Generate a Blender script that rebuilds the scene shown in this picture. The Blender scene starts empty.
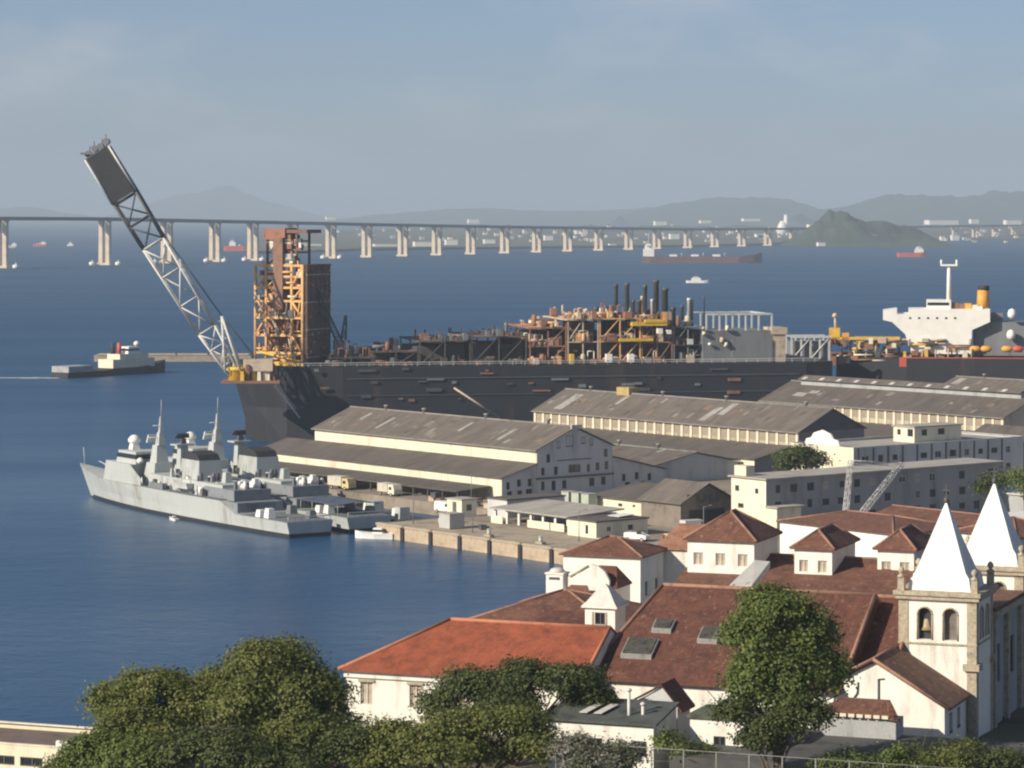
import bpy, math, random
import numpy as np
from mathutils import Vector, Matrix, noise as mnoise
random.seed(7); np.random.seed(7)
S = bpy.context.scene
COL = S.collection
R = math.radians

# ------------------------------------------------------------------ camera
F = 3000.0          # focal length in pixels of the 1024 px wide picture
H = 60.0            # camera height above the sea
VH = 213.0          # row of the horizon
cam_d = bpy.data.cameras.new('camera'); cam = bpy.data.objects.new('camera', cam_d); COL.objects.link(cam)
cam.location = (0, 0, H); cam.rotation_euler = (R(90), 0, 0)
cam_d.sensor_width = 36; cam_d.lens = 36 * F / 1024
cam_d.shift_y = -(384 - VH) / 1024
cam_d.clip_start = 1; cam_d.clip_end = 200000
S.camera = cam
S.render.resolution_x = 1024; S.render.resolution_y = 768

# ------------------------------------------------------------------ sky and sun
SUN_EL = R(29); SX, SY = -0.84, -0.543
w = bpy.data.worlds.new('World'); S.world = w; w.use_nodes = True
nt = w.node_tree; nt.nodes.clear()
wo = nt.nodes.new('ShaderNodeOutputWorld'); bg = nt.nodes.new('ShaderNodeBackground')
sky = nt.nodes.new('ShaderNodeTexSky'); sky.sky_type = 'NISHITA'; sky.sun_disc = False
sky.sun_elevation = SUN_EL; sky.sun_rotation = math.atan2(SX, SY)
sky.altitude = 0; sky.air_density = 0.6; sky.dust_density = 0.8; sky.ozone_density = 4.0
tc = nt.nodes.new('ShaderNodeTexCoord'); mp = nt.nodes.new('ShaderNodeMapping')
mp.inputs['Scale'].default_value = (9, 9, 22); mp.inputs['Location'].default_value = (10.1, 0.0, 0.62)
n1 = nt.nodes.new('ShaderNodeTexNoise'); n1.inputs['Scale'].default_value = 1.6; n1.inputs['Detail'].default_value = 7; n1.inputs['Roughness'].default_value = 0.55
cr = nt.nodes.new('ShaderNodeValToRGB'); cr.color_ramp.elements[0].position = 0.48; cr.color_ramp.elements[1].position = 0.82
cr.color_ramp.elements[1].color = (0.5, 0.5, 0.5, 1)
mx = nt.nodes.new('ShaderNodeMix'); mx.data_type = 'RGBA'; mx.inputs['B'].default_value = (8.4, 7.9, 7.8, 1)
L = nt.links.new
L(tc.outputs['Generated'], mp.inputs['Vector']); L(mp.outputs['Vector'], n1.inputs['Vector']); L(n1.outputs['Fac'], cr.inputs['Fac'])
L(cr.outputs['Color'], mx.inputs['Factor']); L(sky.outputs['Color'], mx.inputs['A']); L(mx.outputs['Result'], bg.inputs['Color'])
bg.inputs['Strength'].default_value = 0.075
L(bg.outputs['Background'], wo.inputs['Surface'])
sd = bpy.data.lights.new('sun', 'SUN'); sd.energy = 5.0; sd.angle = R(0.53); sd.color = (1.0, 0.89, 0.73)
so = bpy.data.objects.new('sun', sd); COL.objects.link(so)
so.rotation_euler = Vector((-SX * math.cos(SUN_EL), -SY * math.cos(SUN_EL), -math.sin(SUN_EL))).to_track_quat('-Z', 'Y').to_euler()
S.view_settings.view_transform = 'Standard'; S.view_settings.look = 'None'
S.view_settings.exposure = 0.33; S.view_settings.gamma = 1; S.view_settings.use_curve_mapping = False
S.render.engine = 'CYCLES'
S.cycles.use_denoising = True
S.cycles.max_bounces = 6; S.cycles.diffuse_bounces = 3; S.cycles.glossy_bounces = 3; S.cycles.volume_bounces = 0
S.cycles.transparent_max_bounces = 8
S.cycles.pixel_filter_type = 'BLACKMAN_HARRIS'; S.cycles.filter_width = 2.2

# ------------------------------------------------------------------ pixel helpers
def G(u, v, z=0.0):                      # where the ray through a pixel meets the level z
    Y = (H - z) * F / (v - VH)
    return Vector(((u - 512) / F * Y, Y, z))
def A(u, v, Y):                          # the point on that ray at distance Y
    return Vector(((u - 512) / F * Y, Y, H - (v - VH) / F * Y))
DOCK = math.atan2(-0.785, 0.62)          # heading of the naval dock (local x runs to the near right)
MON = math.atan2(-0.36, 0.933)           # heading of the monastery
def D(p, q, z=0.0):                      # dock frame to world
    return Vector((0.62 * p + 0.785 * q, -0.785 * p + 0.62 * q, z))

# ------------------------------------------------------------------ materials
MATS = {}
def nodes_of(name):
    m = bpy.data.materials.new(name); m.use_nodes = True
    n = m.node_tree.nodes; l = m.node_tree.links.new
    return m, n, l, n['Principled BSDF']
def paint(name, col, rough=0.75, var=0.18, scale=0.6, streak=0.0, bump=0.0, metal=0.0, dirt=None, fine=6.0):
    if name in MATS: return MATS[name]
    m, n, l, b = nodes_of(name)
    b.inputs['Roughness'].default_value = rough; b.inputs['Metallic'].default_value = metal
    t = n.new('ShaderNodeTexCoord'); mpn = n.new('ShaderNodeMapping')
    mpn.inputs['Scale'].default_value = (scale, scale, scale * (0.22 if streak else 1))
    l(t.outputs['Object'], mpn.inputs['Vector'])
    a = n.new('ShaderNodeTexNoise'); a.inputs['Scale'].default_value = 1; a.inputs['Detail'].default_value = 8; a.inputs['Roughness'].default_value = 0.65
    l(mpn.outputs['Vector'], a.inputs['Vector'])
    r = n.new('ShaderNodeValToRGB'); r.color_ramp.elements[0].position = 0.3; r.color_ramp.elements[1].position = 0.7
    lo = dirt if dirt else tuple(c * (1 - 2.2 * var) for c in col)
    hi = tuple(min(1, c * (1 + var)) for c in col)
    r.color_ramp.elements[0].color = (*lo, 1); r.color_ramp.elements[1].color = (*hi, 1)
    e = r.color_ramp.elements.new(0.46); e.color = (*col, 1)
    l(a.outputs['Fac'], r.inputs['Fac'])
    f2 = n.new('ShaderNodeTexNoise'); f2.inputs['Scale'].default_value = fine; f2.inputs['Detail'].default_value = 3
    l(t.outputs['Object'], f2.inputs['Vector'])
    mr = n.new('ShaderNodeMapRange'); mr.inputs['From Min'].default_value = 0.3; mr.inputs['From Max'].default_value = 0.7
    mr.inputs['To Min'].default_value = 1 - var * 0.7; mr.inputs['To Max'].default_value = 1 + var * 0.4
    l(f2.outputs['Fac'], mr.inputs['Value'])
    mm = n.new('ShaderNodeMix'); mm.data_type = 'RGBA'; mm.blend_type = 'MULTIPLY'; mm.inputs['Factor'].default_value = 1
    l(r.outputs['Color'], mm.inputs['A']); l(mr.outputs['Result'], mm.inputs['B'])
    l(mm.outputs['Result'], b.inputs['Base Color'])
    if bump:
        bp = n.new('ShaderNodeBump'); bp.inputs['Strength'].default_value = 0.6; bp.inputs['Distance'].default_value = bump
        l(f2.outputs['Fac'], bp.inputs['Height']); l(bp.outputs['Normal'], b.inputs['Normal'])
    MATS[name] = m; return m
def tiles(name, col, dark, pale, pitch=0.26, row=0.42):
    """clay pantiles: columns down the slope, rows across, each tile its own tone"""
    if name in MATS: return MATS[name]
    m, n, l, b = nodes_of(name); b.inputs['Roughness'].default_value = 0.85
    uv = n.new('ShaderNodeUVMap'); sp = n.new('ShaderNodeSeparateXYZ'); l(uv.outputs['UV'], sp.inputs['Vector'])
    br = n.new('ShaderNodeTexBrick'); br.inputs['Scale'].default_value = 1; br.offset = 0.0
    br.inputs['Brick Width'].default_value = pitch; br.inputs['Row Height'].default_value = row; br.inputs['Mortar Size'].default_value = 0.008
    br.inputs['Color1'].default_value = (*col, 1); br.inputs['Color2'].default_value = (*dark, 1); br.inputs['Mortar'].default_value = (*[c * 0.7 for c in dark], 1)
    br.inputs['Bias'].default_value = -0.2
    l(uv.outputs['UV'], br.inputs['Vector'])
    t = n.new('ShaderNodeTexCoord')
    nz = n.new('ShaderNodeTexNoise'); nz.inputs['Scale'].default_value = 0.6; nz.inputs['Detail'].default_value = 10; nz.inputs['Roughness'].default_value = 0.78
    l(t.outputs['Object'], nz.inputs['Vector'])
    rp = n.new('ShaderNodeValToRGB'); rp.color_ramp.elements[0].position = 0.32; rp.color_ramp.elements[1].position = 0.68
    rp.color_ramp.elements[0].color = (0.48, 0.46, 0.47, 1); rp.color_ramp.elements[1].color = (1.32, 1.25, 1.18, 1)
    l(nz.outputs['Fac'], rp.inputs['Fac'])
    mm = n.new('ShaderNodeMix'); mm.data_type = 'RGBA'; mm.blend_type = 'MULTIPLY'; mm.inputs['Factor'].default_value = 1
    l(br.outputs['Color'], mm.inputs['A']); l(rp.outputs['Color'], mm.inputs['B'])
    n3 = n.new('ShaderNodeTexNoise'); n3.inputs['Scale'].default_value = 2.6; n3.inputs['Detail'].default_value = 5
    l(t.outputs['Object'], n3.inputs['Vector'])
    r3 = n.new('ShaderNodeValToRGB'); r3.color_ramp.elements[0].position = 0.58; r3.color_ramp.elements[1].position = 0.72
    l(n3.outputs['Fac'], r3.inputs['Fac'])
    m2 = n.new('ShaderNodeMix'); m2.data_type = 'RGBA'; l(r3.outputs['Color'], m2.inputs['Factor']); l(mm.outputs['Result'], m2.inputs['A']); m2.inputs['B'].default_value = (*pale, 1)
    l(m2.outputs['Result'], b.inputs['Base Color'])
    wv = n.new('ShaderNodeMath'); wv.operation = 'MULTIPLY'; wv.inputs[1].default_value = 2 * math.pi / pitch; l(sp.outputs['X'], wv.inputs[0])
    sn = n.new('ShaderNodeMath'); sn.operation = 'SINE'; l(wv.outputs[0], sn.inputs[0])
    fr = n.new('ShaderNodeMath'); fr.operation = 'FRACT'; dv = n.new('ShaderNodeMath'); dv.operation = 'DIVIDE'; dv.inputs[1].default_value = row
    l(sp.outputs['Y'], dv.inputs[0]); l(dv.outputs[0], fr.inputs[0])
    ad = n.new('ShaderNodeMath'); ad.operation = 'MULTIPLY_ADD'; ad.inputs[1].default_value = -0.6; l(fr.outputs[0], ad.inputs[0]); l(sn.outputs[0], ad.inputs[2])
    bp = n.new('ShaderNodeBump'); bp.inputs['Strength'].default_value = 0.4; bp.inputs['Distance'].default_value = 0.02
    l(ad.outputs[0], bp.inputs['Height']); l(bp.outputs['Normal'], b.inputs['Normal'])
    MATS[name] = m; return m
def sheetroof(name, col, dark, pale, pitch=0.35):
    """corrugated fibre-cement sheets: ribs down the slope, sheet joints, old stains"""
    if name in MATS: return MATS[name]
    m, n, l, b = nodes_of(name); b.inputs['Roughness'].default_value = 0.9
    uv = n.new('ShaderNodeUVMap'); sp = n.new('ShaderNodeSeparateXYZ'); l(uv.outputs['UV'], sp.inputs['Vector'])
    br = n.new('ShaderNodeTexBrick'); br.offset = 0.0; br.inputs['Scale'].default_value = 1
    br.inputs['Brick Width'].default_value = 1.1; br.inputs['Row Height'].default_value = 2.4; br.inputs['Mortar Size'].default_value = 0.03
    br.inputs['Color1'].default_value = (*col, 1); br.inputs['Color2'].default_value = (*dark, 1); br.inputs['Mortar'].default_value = (*[c * 0.6 for c in dark], 1)
    l(uv.outputs['UV'], br.inputs['Vector'])
    mpn = n.new('ShaderNodeMapping'); mpn.inputs['Scale'].default_value = (0.35, 0.07, 1); l(uv.outputs['UV'], mpn.inputs['Vector'])
    nz = n.new('ShaderNodeTexNoise'); nz.inputs['Scale'].default_value = 1.0; nz.inputs['Detail'].default_value = 9; nz.inputs['Roughness'].default_value = 0.7
    l(mpn.outputs['Vector'], nz.inputs['Vector'])
    rp = n.new('ShaderNodeValToRGB'); rp.color_ramp.elements[0].position = 0.3; rp.color_ramp.elements[1].position = 0.72
    rp.color_ramp.elements[0].color = (0.62, 0.6, 0.58, 1); rp.color_ramp.elements[1].color = (1.3, 1.25, 1.2, 1)
    l(nz.outputs['Fac'], rp.inputs['Fac'])
    mm = n.new('ShaderNodeMix'); mm.data_type = 'RGBA'; mm.blend_type = 'MULTIPLY'; mm.inputs['Factor'].default_value = 1
    l(br.outputs['Color'], mm.inputs['A']); l(rp.outputs['Color'], mm.inputs['B'])
    n3 = n.new('ShaderNodeTexNoise'); n3.inputs['Scale'].default_value = 2.6; n3.inputs['Detail'].default_value = 4; l(mpn.outputs['Vector'], n3.inputs['Vector'])
    r3 = n.new('ShaderNodeValToRGB'); r3.color_ramp.elements[0].position = 0.62; r3.color_ramp.elements[1].position = 0.74
    l(n3.outputs['Fac'], r3.inputs['Fac'])
    m2 = n.new('ShaderNodeMix'); m2.data_type = 'RGBA'; l(r3.outputs['Color'], m2.inputs['Factor']); l(mm.outputs['Result'], m2.inputs['A']); m2.inputs['B'].default_value = (*pale, 1)
    l(m2.outputs['Result'], b.inputs['Base Color'])
    wv = n.new('ShaderNodeMath'); wv.operation = 'MULTIPLY'; wv.inputs[1].default_value = 2 * math.pi / pitch; l(sp.outputs['X'], wv.inputs[0])
    sn = n.new('ShaderNodeMath'); sn.operation = 'SINE'; l(wv.outputs[0], sn.inputs[0])
    bp = n.new('ShaderNodeBump'); bp.inputs['Strength'].default_value = 0.7; bp.inputs['Distance'].default_value = 0.04
    l(sn.outputs[0], bp.inputs['Height']); l(bp.outputs['Normal'], b.inputs['Normal'])
    MATS[name] = m; return m
def leafmat(name, a, c, tip):
    m, n, l, b = nodes_of(name); b.inputs['Roughness'].default_value = 0.65
    g = n.new('ShaderNodeNewGeometry'); t = n.new('ShaderNodeTexCoord')
    nz = n.new('ShaderNodeTexNoise'); nz.inputs['Scale'].default_value = 0.7; nz.inputs['Detail'].default_value = 4; l(t.outputs['Object'], nz.inputs['Vector'])
    ad = n.new('ShaderNodeMath'); ad.operation = 'MULTIPLY_ADD'; ad.inputs[1].default_value = 0.22; l(g.outputs['Random Per Island'], ad.inputs[0]); l(nz.outputs['Fac'], ad.inputs[2])
    r = n.new('ShaderNodeValToRGB'); r.color_ramp.elements[0].position = 0.38; r.color_ramp.elements[1].position = 0.86
    r.color_ramp.elements[0].color = (*a, 1); r.color_ramp.elements[1].color = (*tip, 1)
    e = r.color_ramp.elements.new(0.6); e.color = (*c, 1)
    l(ad.outputs[0], r.inputs['Fac']); l(r.outputs['Color'], b.inputs['Base Color'])
    tr = n.new('ShaderNodeBsdfTranslucent'); l(r.outputs['Color'], tr.inputs['Color'])
    ms = n.new('ShaderNodeMixShader'); ms.inputs['Fac'].default_value = 0.36
    l(b.outputs[0], ms.inputs[1]); l(tr.outputs[0], ms.inputs[2]); l(ms.outputs[0], n['Material Output'].inputs['Surface'])
    return m
def glass(name, col=(0.02, 0.025, 0.03)):
    m, n, l, b = nodes_of(name); b.inputs['Base Color'].default_value = (*col, 1); b.inputs['Roughness'].default_value = 0.12
    return m

WHITE = paint('white_limewash', (0.80, 0.77, 0.69), 0.85, 0.10, 0.6, streak=1, dirt=(0.50, 0.46, 0.39))
CREAM = paint('cream_wall_paint', (0.72, 0.66, 0.50), 0.85, 0.10, 0.35, streak=1, dirt=(0.5, 0.44, 0.33))
GREYWALL = paint('grey_wall_paint', (0.50, 0.51, 0.50), 0.85, 0.12, 0.3, streak=1, dirt=(0.32, 0.32, 0.31))
BLUEWALL = paint('weathered_shaded_grey', (0.36, 0.37, 0.37), 0.88, 0.16, 0.3, streak=1, dirt=(0.22, 0.22, 0.22))
STONE = paint('tower_granite', (0.40, 0.34, 0.25), 0.9, 0.25, 1.5, bump=0.03, dirt=(0.2, 0.17, 0.13))
TILE = tiles('old_brown_tiles', (0.140, 0.053, 0.035), (0.088, 0.039, 0.028), (0.19, 0.105, 0.075))
TILE2 = tiles('faded_brown_tiles', (0.175, 0.078, 0.05), (0.12, 0.058, 0.04), (0.25, 0.15, 0.105))
TILENEW = tiles('new_orange_tiles', (0.30, 0.082, 0.038), (0.265, 0.072, 0.034), (0.29, 0.09, 0.045))
CAP = paint('ridge_mortar', (0.30, 0.165, 0.115), 0.9, 0.2, 1.0)
CAPNEW = paint('ridge_orange', (0.42, 0.17, 0.095), 0.9, 0.15, 1.0)
SHEET = sheetroof('fibre_cement_sheets', (0.165, 0.145, 0.125), (0.145, 0.128, 0.112), (0.27, 0.25, 0.22))
SHEETDK = sheetroof('dark_fibre_cement', (0.13, 0.115, 0.102), (0.112, 0.10, 0.09), (0.2, 0.185, 0.165))
SHEETLT = sheetroof('pale_metal_sheets', (0.42, 0.41, 0.37), (0.38, 0.37, 0.34), (0.5, 0.48, 0.44))
FLATROOF = paint('flat_roof_felt', (0.36, 0.34, 0.30), 0.9, 0.2, 0.2)
DARKROOF = paint('shaded_asphalt', (0.075, 0.075, 0.075), 0.9, 0.25, 0.4)
CAPGREY = paint('grey_ridge_sheet', (0.25, 0.235, 0.21), 0.9, 0.2, 0.4)
PATCH = paint('newer_roof_sheet', (0.33, 0.315, 0.28), 0.85, 0.25, 0.5)
PALESHEET = paint('pale_patch_sheet', (0.55, 0.53, 0.48), 0.7, 0.12, 0.5)
GLASS = glass('window_glass')
SHUTTER = paint('grey_shutter', (0.42, 0.36, 0.28), 0.8, 0.15, 1.0)
FRAME = paint('window_frame_paint', (0.62, 0.58, 0.5), 0.7, 0.08, 1.0)
DARKFRAME = paint('dark_window_frame', (0.10, 0.10, 0.10), 0.7, 0.1, 1.0)
CONC = paint('quay_concrete', (0.36, 0.30, 0.22), 0.9, 0.22, 0.25, bump=0.02, fine=2.0)
ASPH = paint('yard_paving', (0.25, 0.21, 0.165), 0.92, 0.25, 0.08, fine=0.7)
QUAYST = paint('quay_stone', (0.42, 0.33, 0.23), 0.9, 0.3, 0.5, dirt=(0.2, 0.14, 0.09))
RUBBER = paint('black_rubber', (0.03, 0.03, 0.03), 0.8, 0.1)
NAVY = paint('navy_haze_grey', (0.42, 0.445, 0.43), 0.55, 0.09, 0.3, streak=1, dirt=(0.29, 0.285, 0.25))
NAVYDK = paint('navy_deck_grey', (0.16, 0.17, 0.18), 0.8, 0.15, 0.5)
BOOT = paint('black_boot_topping', (0.025, 0.025, 0.028), 0.6, 0.2)
SOOTSHADE = paint('soot_and_shade_black', (0.03, 0.03, 0.032), 0.7, 0.2)  # soot on funnels, and black for the unlit inside of openings
HULLBLK = paint('black_tanker_hull', (0.017, 0.018, 0.024), 0.7, 0.35, 0.12, streak=1, dirt=(0.070, 0.044, 0.032))
HULLRED = paint('antifouling_red', (0.26, 0.075, 0.05), 0.75, 0.25, 0.2, streak=1)
RUST = paint('rusty_steel', (0.24, 0.12, 0.07), 0.85, 0.3, 0.4, dirt=(0.10, 0.06, 0.045))
OXIDE = paint('oxide_primer', (0.30, 0.14, 0.09), 0.8, 0.25, 0.3)
YELLOW = paint('safety_yellow', (0.66, 0.42, 0.05), 0.6, 0.12, 0.5)
SCAFF = paint('scaffold_ochre', (0.70, 0.40, 0.16), 0.7, 0.2, 0.4, dirt=(0.4, 0.2, 0.09))
NET = paint('grey_scaffold_net', (0.165, 0.125, 0.105), 0.95, 0.3, 0.5)
MODGREY = paint('module_grey', (0.17, 0.18, 0.19), 0.75, 0.2, 0.25, streak=1)
PALEMOD = paint('pale_module_steel', (0.52, 0.42, 0.31), 0.7, 0.2, 0.5)
STEELLT = paint('galvanised_steel', (0.55, 0.55, 0.52), 0.5, 0.12, 0.8)
STEELDK = paint('dark_steel', (0.075, 0.08, 0.085), 0.6, 0.2, 0.6)
SHIPWHITE = paint('ship_white', (0.82, 0.80, 0.74), 0.5, 0.05, 0.3)
SHIPRED = paint('ship_red', (0.50, 0.09, 0.05), 0.6, 0.12, 0.3)
ORANGE = paint('ship_orange', (0.68, 0.33, 0.05), 0.55, 0.1, 0.3)
BRIDGEC = paint('bridge_concrete', (0.62, 0.52, 0.40), 0.85, 0.12, 0.05)
DECKDK = paint('bridge_girder', (0.13, 0.135, 0.14), 0.8, 0.1, 0.05)
BARK = paint('bark', (0.10, 0.075, 0.05), 0.95, 0.3, 2.0, bump=0.02)
FOLI_OLIVE = leafmat('olive_foliage', (0.080, 0.104, 0.020), (0.142, 0.166, 0.034), (0.210, 0.216, 0.055))
FOLI_GREEN = leafmat('green_foliage', (0.072, 0.108, 0.020), (0.130, 0.175, 0.036), (0.190, 0.225, 0.055))
FOLI_DARK = leafmat('dark_foliage', (0.045, 0.066, 0.018), (0.082, 0.106, 0.027), (0.120, 0.138, 0.038))
FOLI_PALE = leafmat('pale_shrub_foliage', (0.06, 0.075, 0.03), (0.14, 0.15, 0.09), (0.36, 0.33, 0.31))
EARTH = paint('hill_earth', (0.085, 0.08, 0.045), 0.95, 0.3, 0.15, bump=0.05)
WOODED = paint('wooded_slope', (0.045, 0.06, 0.03), 0.95, 0.3, 0.004, fine=0.02)
CITY = paint('hazy_shore_land', (0.10, 0.105, 0.075), 0.95, 0.4, 0.004, fine=0.02)
BLUEPAINT = paint('blue_tarpaulin', (0.05, 0.10, 0.22), 0.7, 0.15, 0.5)
GREENGREY = paint('pale_green_paint', (0.50, 0.55, 0.45), 0.7, 0.1, 0.8)
FOAM = paint('foam', (0.75, 0.78, 0.8), 0.9, 0.15, 0.4)

# ------------------------------------------------------------------ mesh builder
class MB:
    def __init__(s): s.v = []; s.f = []; s.sm = []
    def add(s, vs, fs, smooth=False):
        o = len(s.v); s.v += [tuple(p) for p in vs]
        s.f += [tuple(i + o for i in f) for f in fs]; s.sm += [smooth] * len(fs); return s
    def box(s, x0, x1, y0, y1, z0, z1):
        return s.add([(x0,y0,z0),(x1,y0,z0),(x1,y1,z0),(x0,y1,z0),(x0,y0,z1),(x1,y0,z1),(x1,y1,z1),(x0,y1,z1)],
                     [(0,3,2,1),(4,5,6,7),(0,1,5,4),(1,2,6,5),(2,3,7,6),(3,0,4,7)])
    def tbox(s, cx, cy, z0, z1, a, b, a1, b1, dx=0, dy=0):   # tapered box, half sizes at foot and head
        return s.add([(cx-a,cy-b,z0),(cx+a,cy-b,z0),(cx+a,cy+b,z0),(cx-a,cy+b,z0),(cx+dx-a1,cy+dy-b1,z1),(cx+dx+a1,cy+dy-b1,z1),(cx+dx+a1,cy+dy+b1,z1),(cx+dx-a1,cy+dy+b1,z1)],
                     [(0,3,2,1),(4,5,6,7),(0,1,5,4),(1,2,6,5),(2,3,7,6),(3,0,4,7)])
    def tube(s, p0, p1, r0, r1=None, n=6, smooth=True):
        p0 = Vector(p0); p1 = Vector(p1); r1 = r0 if r1 is None else r1
        d = (p1 - p0); 
        if d.length < 1e-6: return s
        d.normalize(); a = d.orthogonal().normalized(); b = d.cross(a)
        vs = []; 
        for P, r in ((p0, r0), (p1, r1)):
            for k in range(n):
                t = 2 * math.pi * (k + 0.5) / n; vs.append(P + (a * math.cos(t) + b * math.sin(t)) * r)
        o = len(s.v)
        s.add(vs, [(k, (k+1) % n, n + (k+1) % n, n + k) for k in range(n)], smooth)
        s.add([], []); s.f += [tuple(o + k for k in reversed(range(n))), tuple(o + n + k for k in range(n))]; s.sm += [False, False]
        return s
    def lathe(s, prof, n=12, c=(0,0,0), smooth=True, phase=0.0):
        vs = []
        for r, z in prof:
            for k in range(n):
                t = 2 * math.pi * k / n + phase; vs.append((c[0] + r * math.cos(t), c[1] + r * math.sin(t), c[2] + z))
        fs = []
        for i in range(len(prof) - 1):
            for k in range(n): fs.append((i*n + k, i*n + (k+1) % n, (i+1)*n + (k+1) % n, (i+1)*n + k))
        fs2 = [tuple(reversed(range(n))), tuple((len(prof)-1)*n + k for k in range(n))]
        o = len(s.v); s.add(vs, fs, smooth); s.f += [tuple(i + o for i in f) for f in fs2]; s.sm += [False, False]; return s
    def prism(s, pts, h):                     # polygon (3D points) pushed by vector h
        n = len(pts); pts = [Vector(p) for p in pts]; h = Vector(h)
        return s.add(pts + [p + h for p in pts], [tuple(reversed(range(n))), tuple(range(n, 2*n))] + [(k, (k+1) % n, n + (k+1) % n, n + k) for k in range(n)])
    def slab(s, pts, t): return s.prism(pts, (0, 0, -t))
    def mesh(s, name, mat):
        me = bpy.data.meshes.new(name); me.from_pydata(s.v, [], s.f)
        me.polygons.foreach_set('use_smooth', s.sm)
        uvl = me.uv_layers.new(name='UVMap'); uv = np.zeros(len(me.loops) * 2, np.float32)
        for p in me.polygons:
            nn = p.normal
            ux = Vector((-nn.y, nn.x, 0))
            ux = ux.normalized() if ux.length > 1e-4 else Vector((1, 0, 0))
            vx = nn.cross(ux)
            for li in p.loop_indices:
                co = me.vertices[me.loops[li].vertex_index].co
                uv[2*li] = co.dot(ux); uv[2*li+1] = co.dot(vx)
        uvl.data.foreach_set('uv', uv)
        me.materials.append(mat); return me
    def build(s, name, mat, parent=None, loc=None, rz=0.0):
        o = bpy.data.objects.new(name, s.mesh(name, mat)); COL.objects.link(o)
        if parent: o.parent = parent
        if loc is not None: o.location = loc
        if rz: o.rotation_euler.z = rz
        return o
def thing(name, label, cat, loc=(0,0,0), rz=0.0, group=None):
    o = bpy.data.objects.new(name, None); COL.objects.link(o); o.empty_display_size = 0.5
    o.location = loc; o.rotation_euler = (0, 0, rz); return tag(o, label, cat, group)
def tag(o, label=None, cat=None, group=None, kind=None):
    if label: o['label'] = label
    if cat: o['category'] = cat
    if group: o['group'] = group
    if kind: o['kind'] = kind
    return o
def inst(name, me, parent, loc, rz=0.0):
    o = bpy.data.objects.new(name, me); COL.objects.link(o); o.parent = parent; o.location = loc; o.rotation_euler.z = rz; return o
KIDS = {}
def copy_tree(o, parent=None, label=None, group=None):
    c = o.copy(); COL.objects.link(c); c.parent = parent
    if label: c['label'] = label
    if group: c['group'] = group
    for ch in list(o.children): copy_tree(ch, c)
    return c

# ------------------------------------------------------------------ walls with real openings, windows
WCACHE = {}
def win_mesh(w_, h_, kind):
    k = (round(w_, 2), round(h_, 2), kind)
    if k in WCACHE: return WCACHE[k]
    fm = {'g': FRAME, 's': FRAME, 'd': DARKFRAME, 'o': DARKFRAME}[kind]
    pm = {'g': GLASS, 's': SHUTTER, 'd': GLASS, 'o': SOOTSHADE}[kind]
    a = MB(); t = min(0.12, w_ * 0.12)
    a.box(-w_/2, w_/2, -0.05, 0.06, -h_/2 - t, -h_/2 + t * 0.6)
    a.box(-w_/2, w_/2, 0.0, 0.06, h_/2 - t, h_/2)
    a.box(-w_/2, -w_/2 + t, 0.0, 0.06, -h_/2 + t * 0.6, h_/2 - t); a.box(w_/2 - t, w_/2, 0.0, 0.06, -h_/2 + t * 0.6, h_/2 - t)
    a.box(-t * 0.35, t * 0.35, 0.0, 0.06, -h_/2 + t * 0.6, h_/2 - t)
    b = MB(); b.box(-w_/2 + 0.01, w_/2 - 0.01, 0.07, 0.1, -h_/2 + 0.01, h_/2 - 0.01)
    WCACHE[k] = (a.mesh('window', fm), b.mesh('pane', pm)); return WCACHE[k]
def add_window(parent, loc, rz, w_, h_, kind='g'):
    a, b = win_mesh(w_, h_, kind)
    o = inst('window', a, parent, loc, rz); inst('pane', b, o, (0, 0, 0)); return o
def wall_face(mb, o, ux, n, Lw, z0, z1, holes, depth=0.22):
    """rectangular wall with rectangular openings (s0,s1,za,zb) and their reveals"""
    ss = sorted({0.0, Lw, *[h[0] for h in holes], *[h[1] for h in holes]}); zs = sorted({z0, z1, *[h[2] for h in holes], *[h[3] for h in holes]})
    P = lambda s_, z, d=0.0: (o[0] + ux[0]*s_ - n[0]*d, o[1] + ux[1]*s_ - n[1]*d, z)
    for i in range(len(ss) - 1):
        for j in range(len(zs) - 1):
            cs, cz = (ss[i]+ss[i+1])/2, (zs[j]+zs[j+1])/2
            if any(h[0] < cs < h[1] and h[2] < cz < h[3] for h in holes): continue
            mb.add([P(ss[i], zs[j]), P(ss[i+1], zs[j]), P(ss[i+1], zs[j+1]), P(ss[i], zs[j+1])], [(0, 1, 2, 3)])
    for s0, s1, a, b in holes:
        for q in (((s0,a),(s1,a)), ((s1,a),(s1,b)), ((s1,b),(s0,b)), ((s0,b),(s0,a))):
            mb.add([P(*q[0]), P(*q[1]), P(*q[1], depth), P(*q[0], depth)], [(0, 1, 2, 3)])
SIDES = lambda Lx, Ly: {'front': ((0,0),(1,0),(0,-1),Lx), 'right': ((Lx,0),(0,1),(1,0),Ly), 'back': ((Lx,Ly),(-1,0),(0,1),Lx), 'left': ((0,Ly),(0,-1),(-1,0),Ly)}
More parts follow.
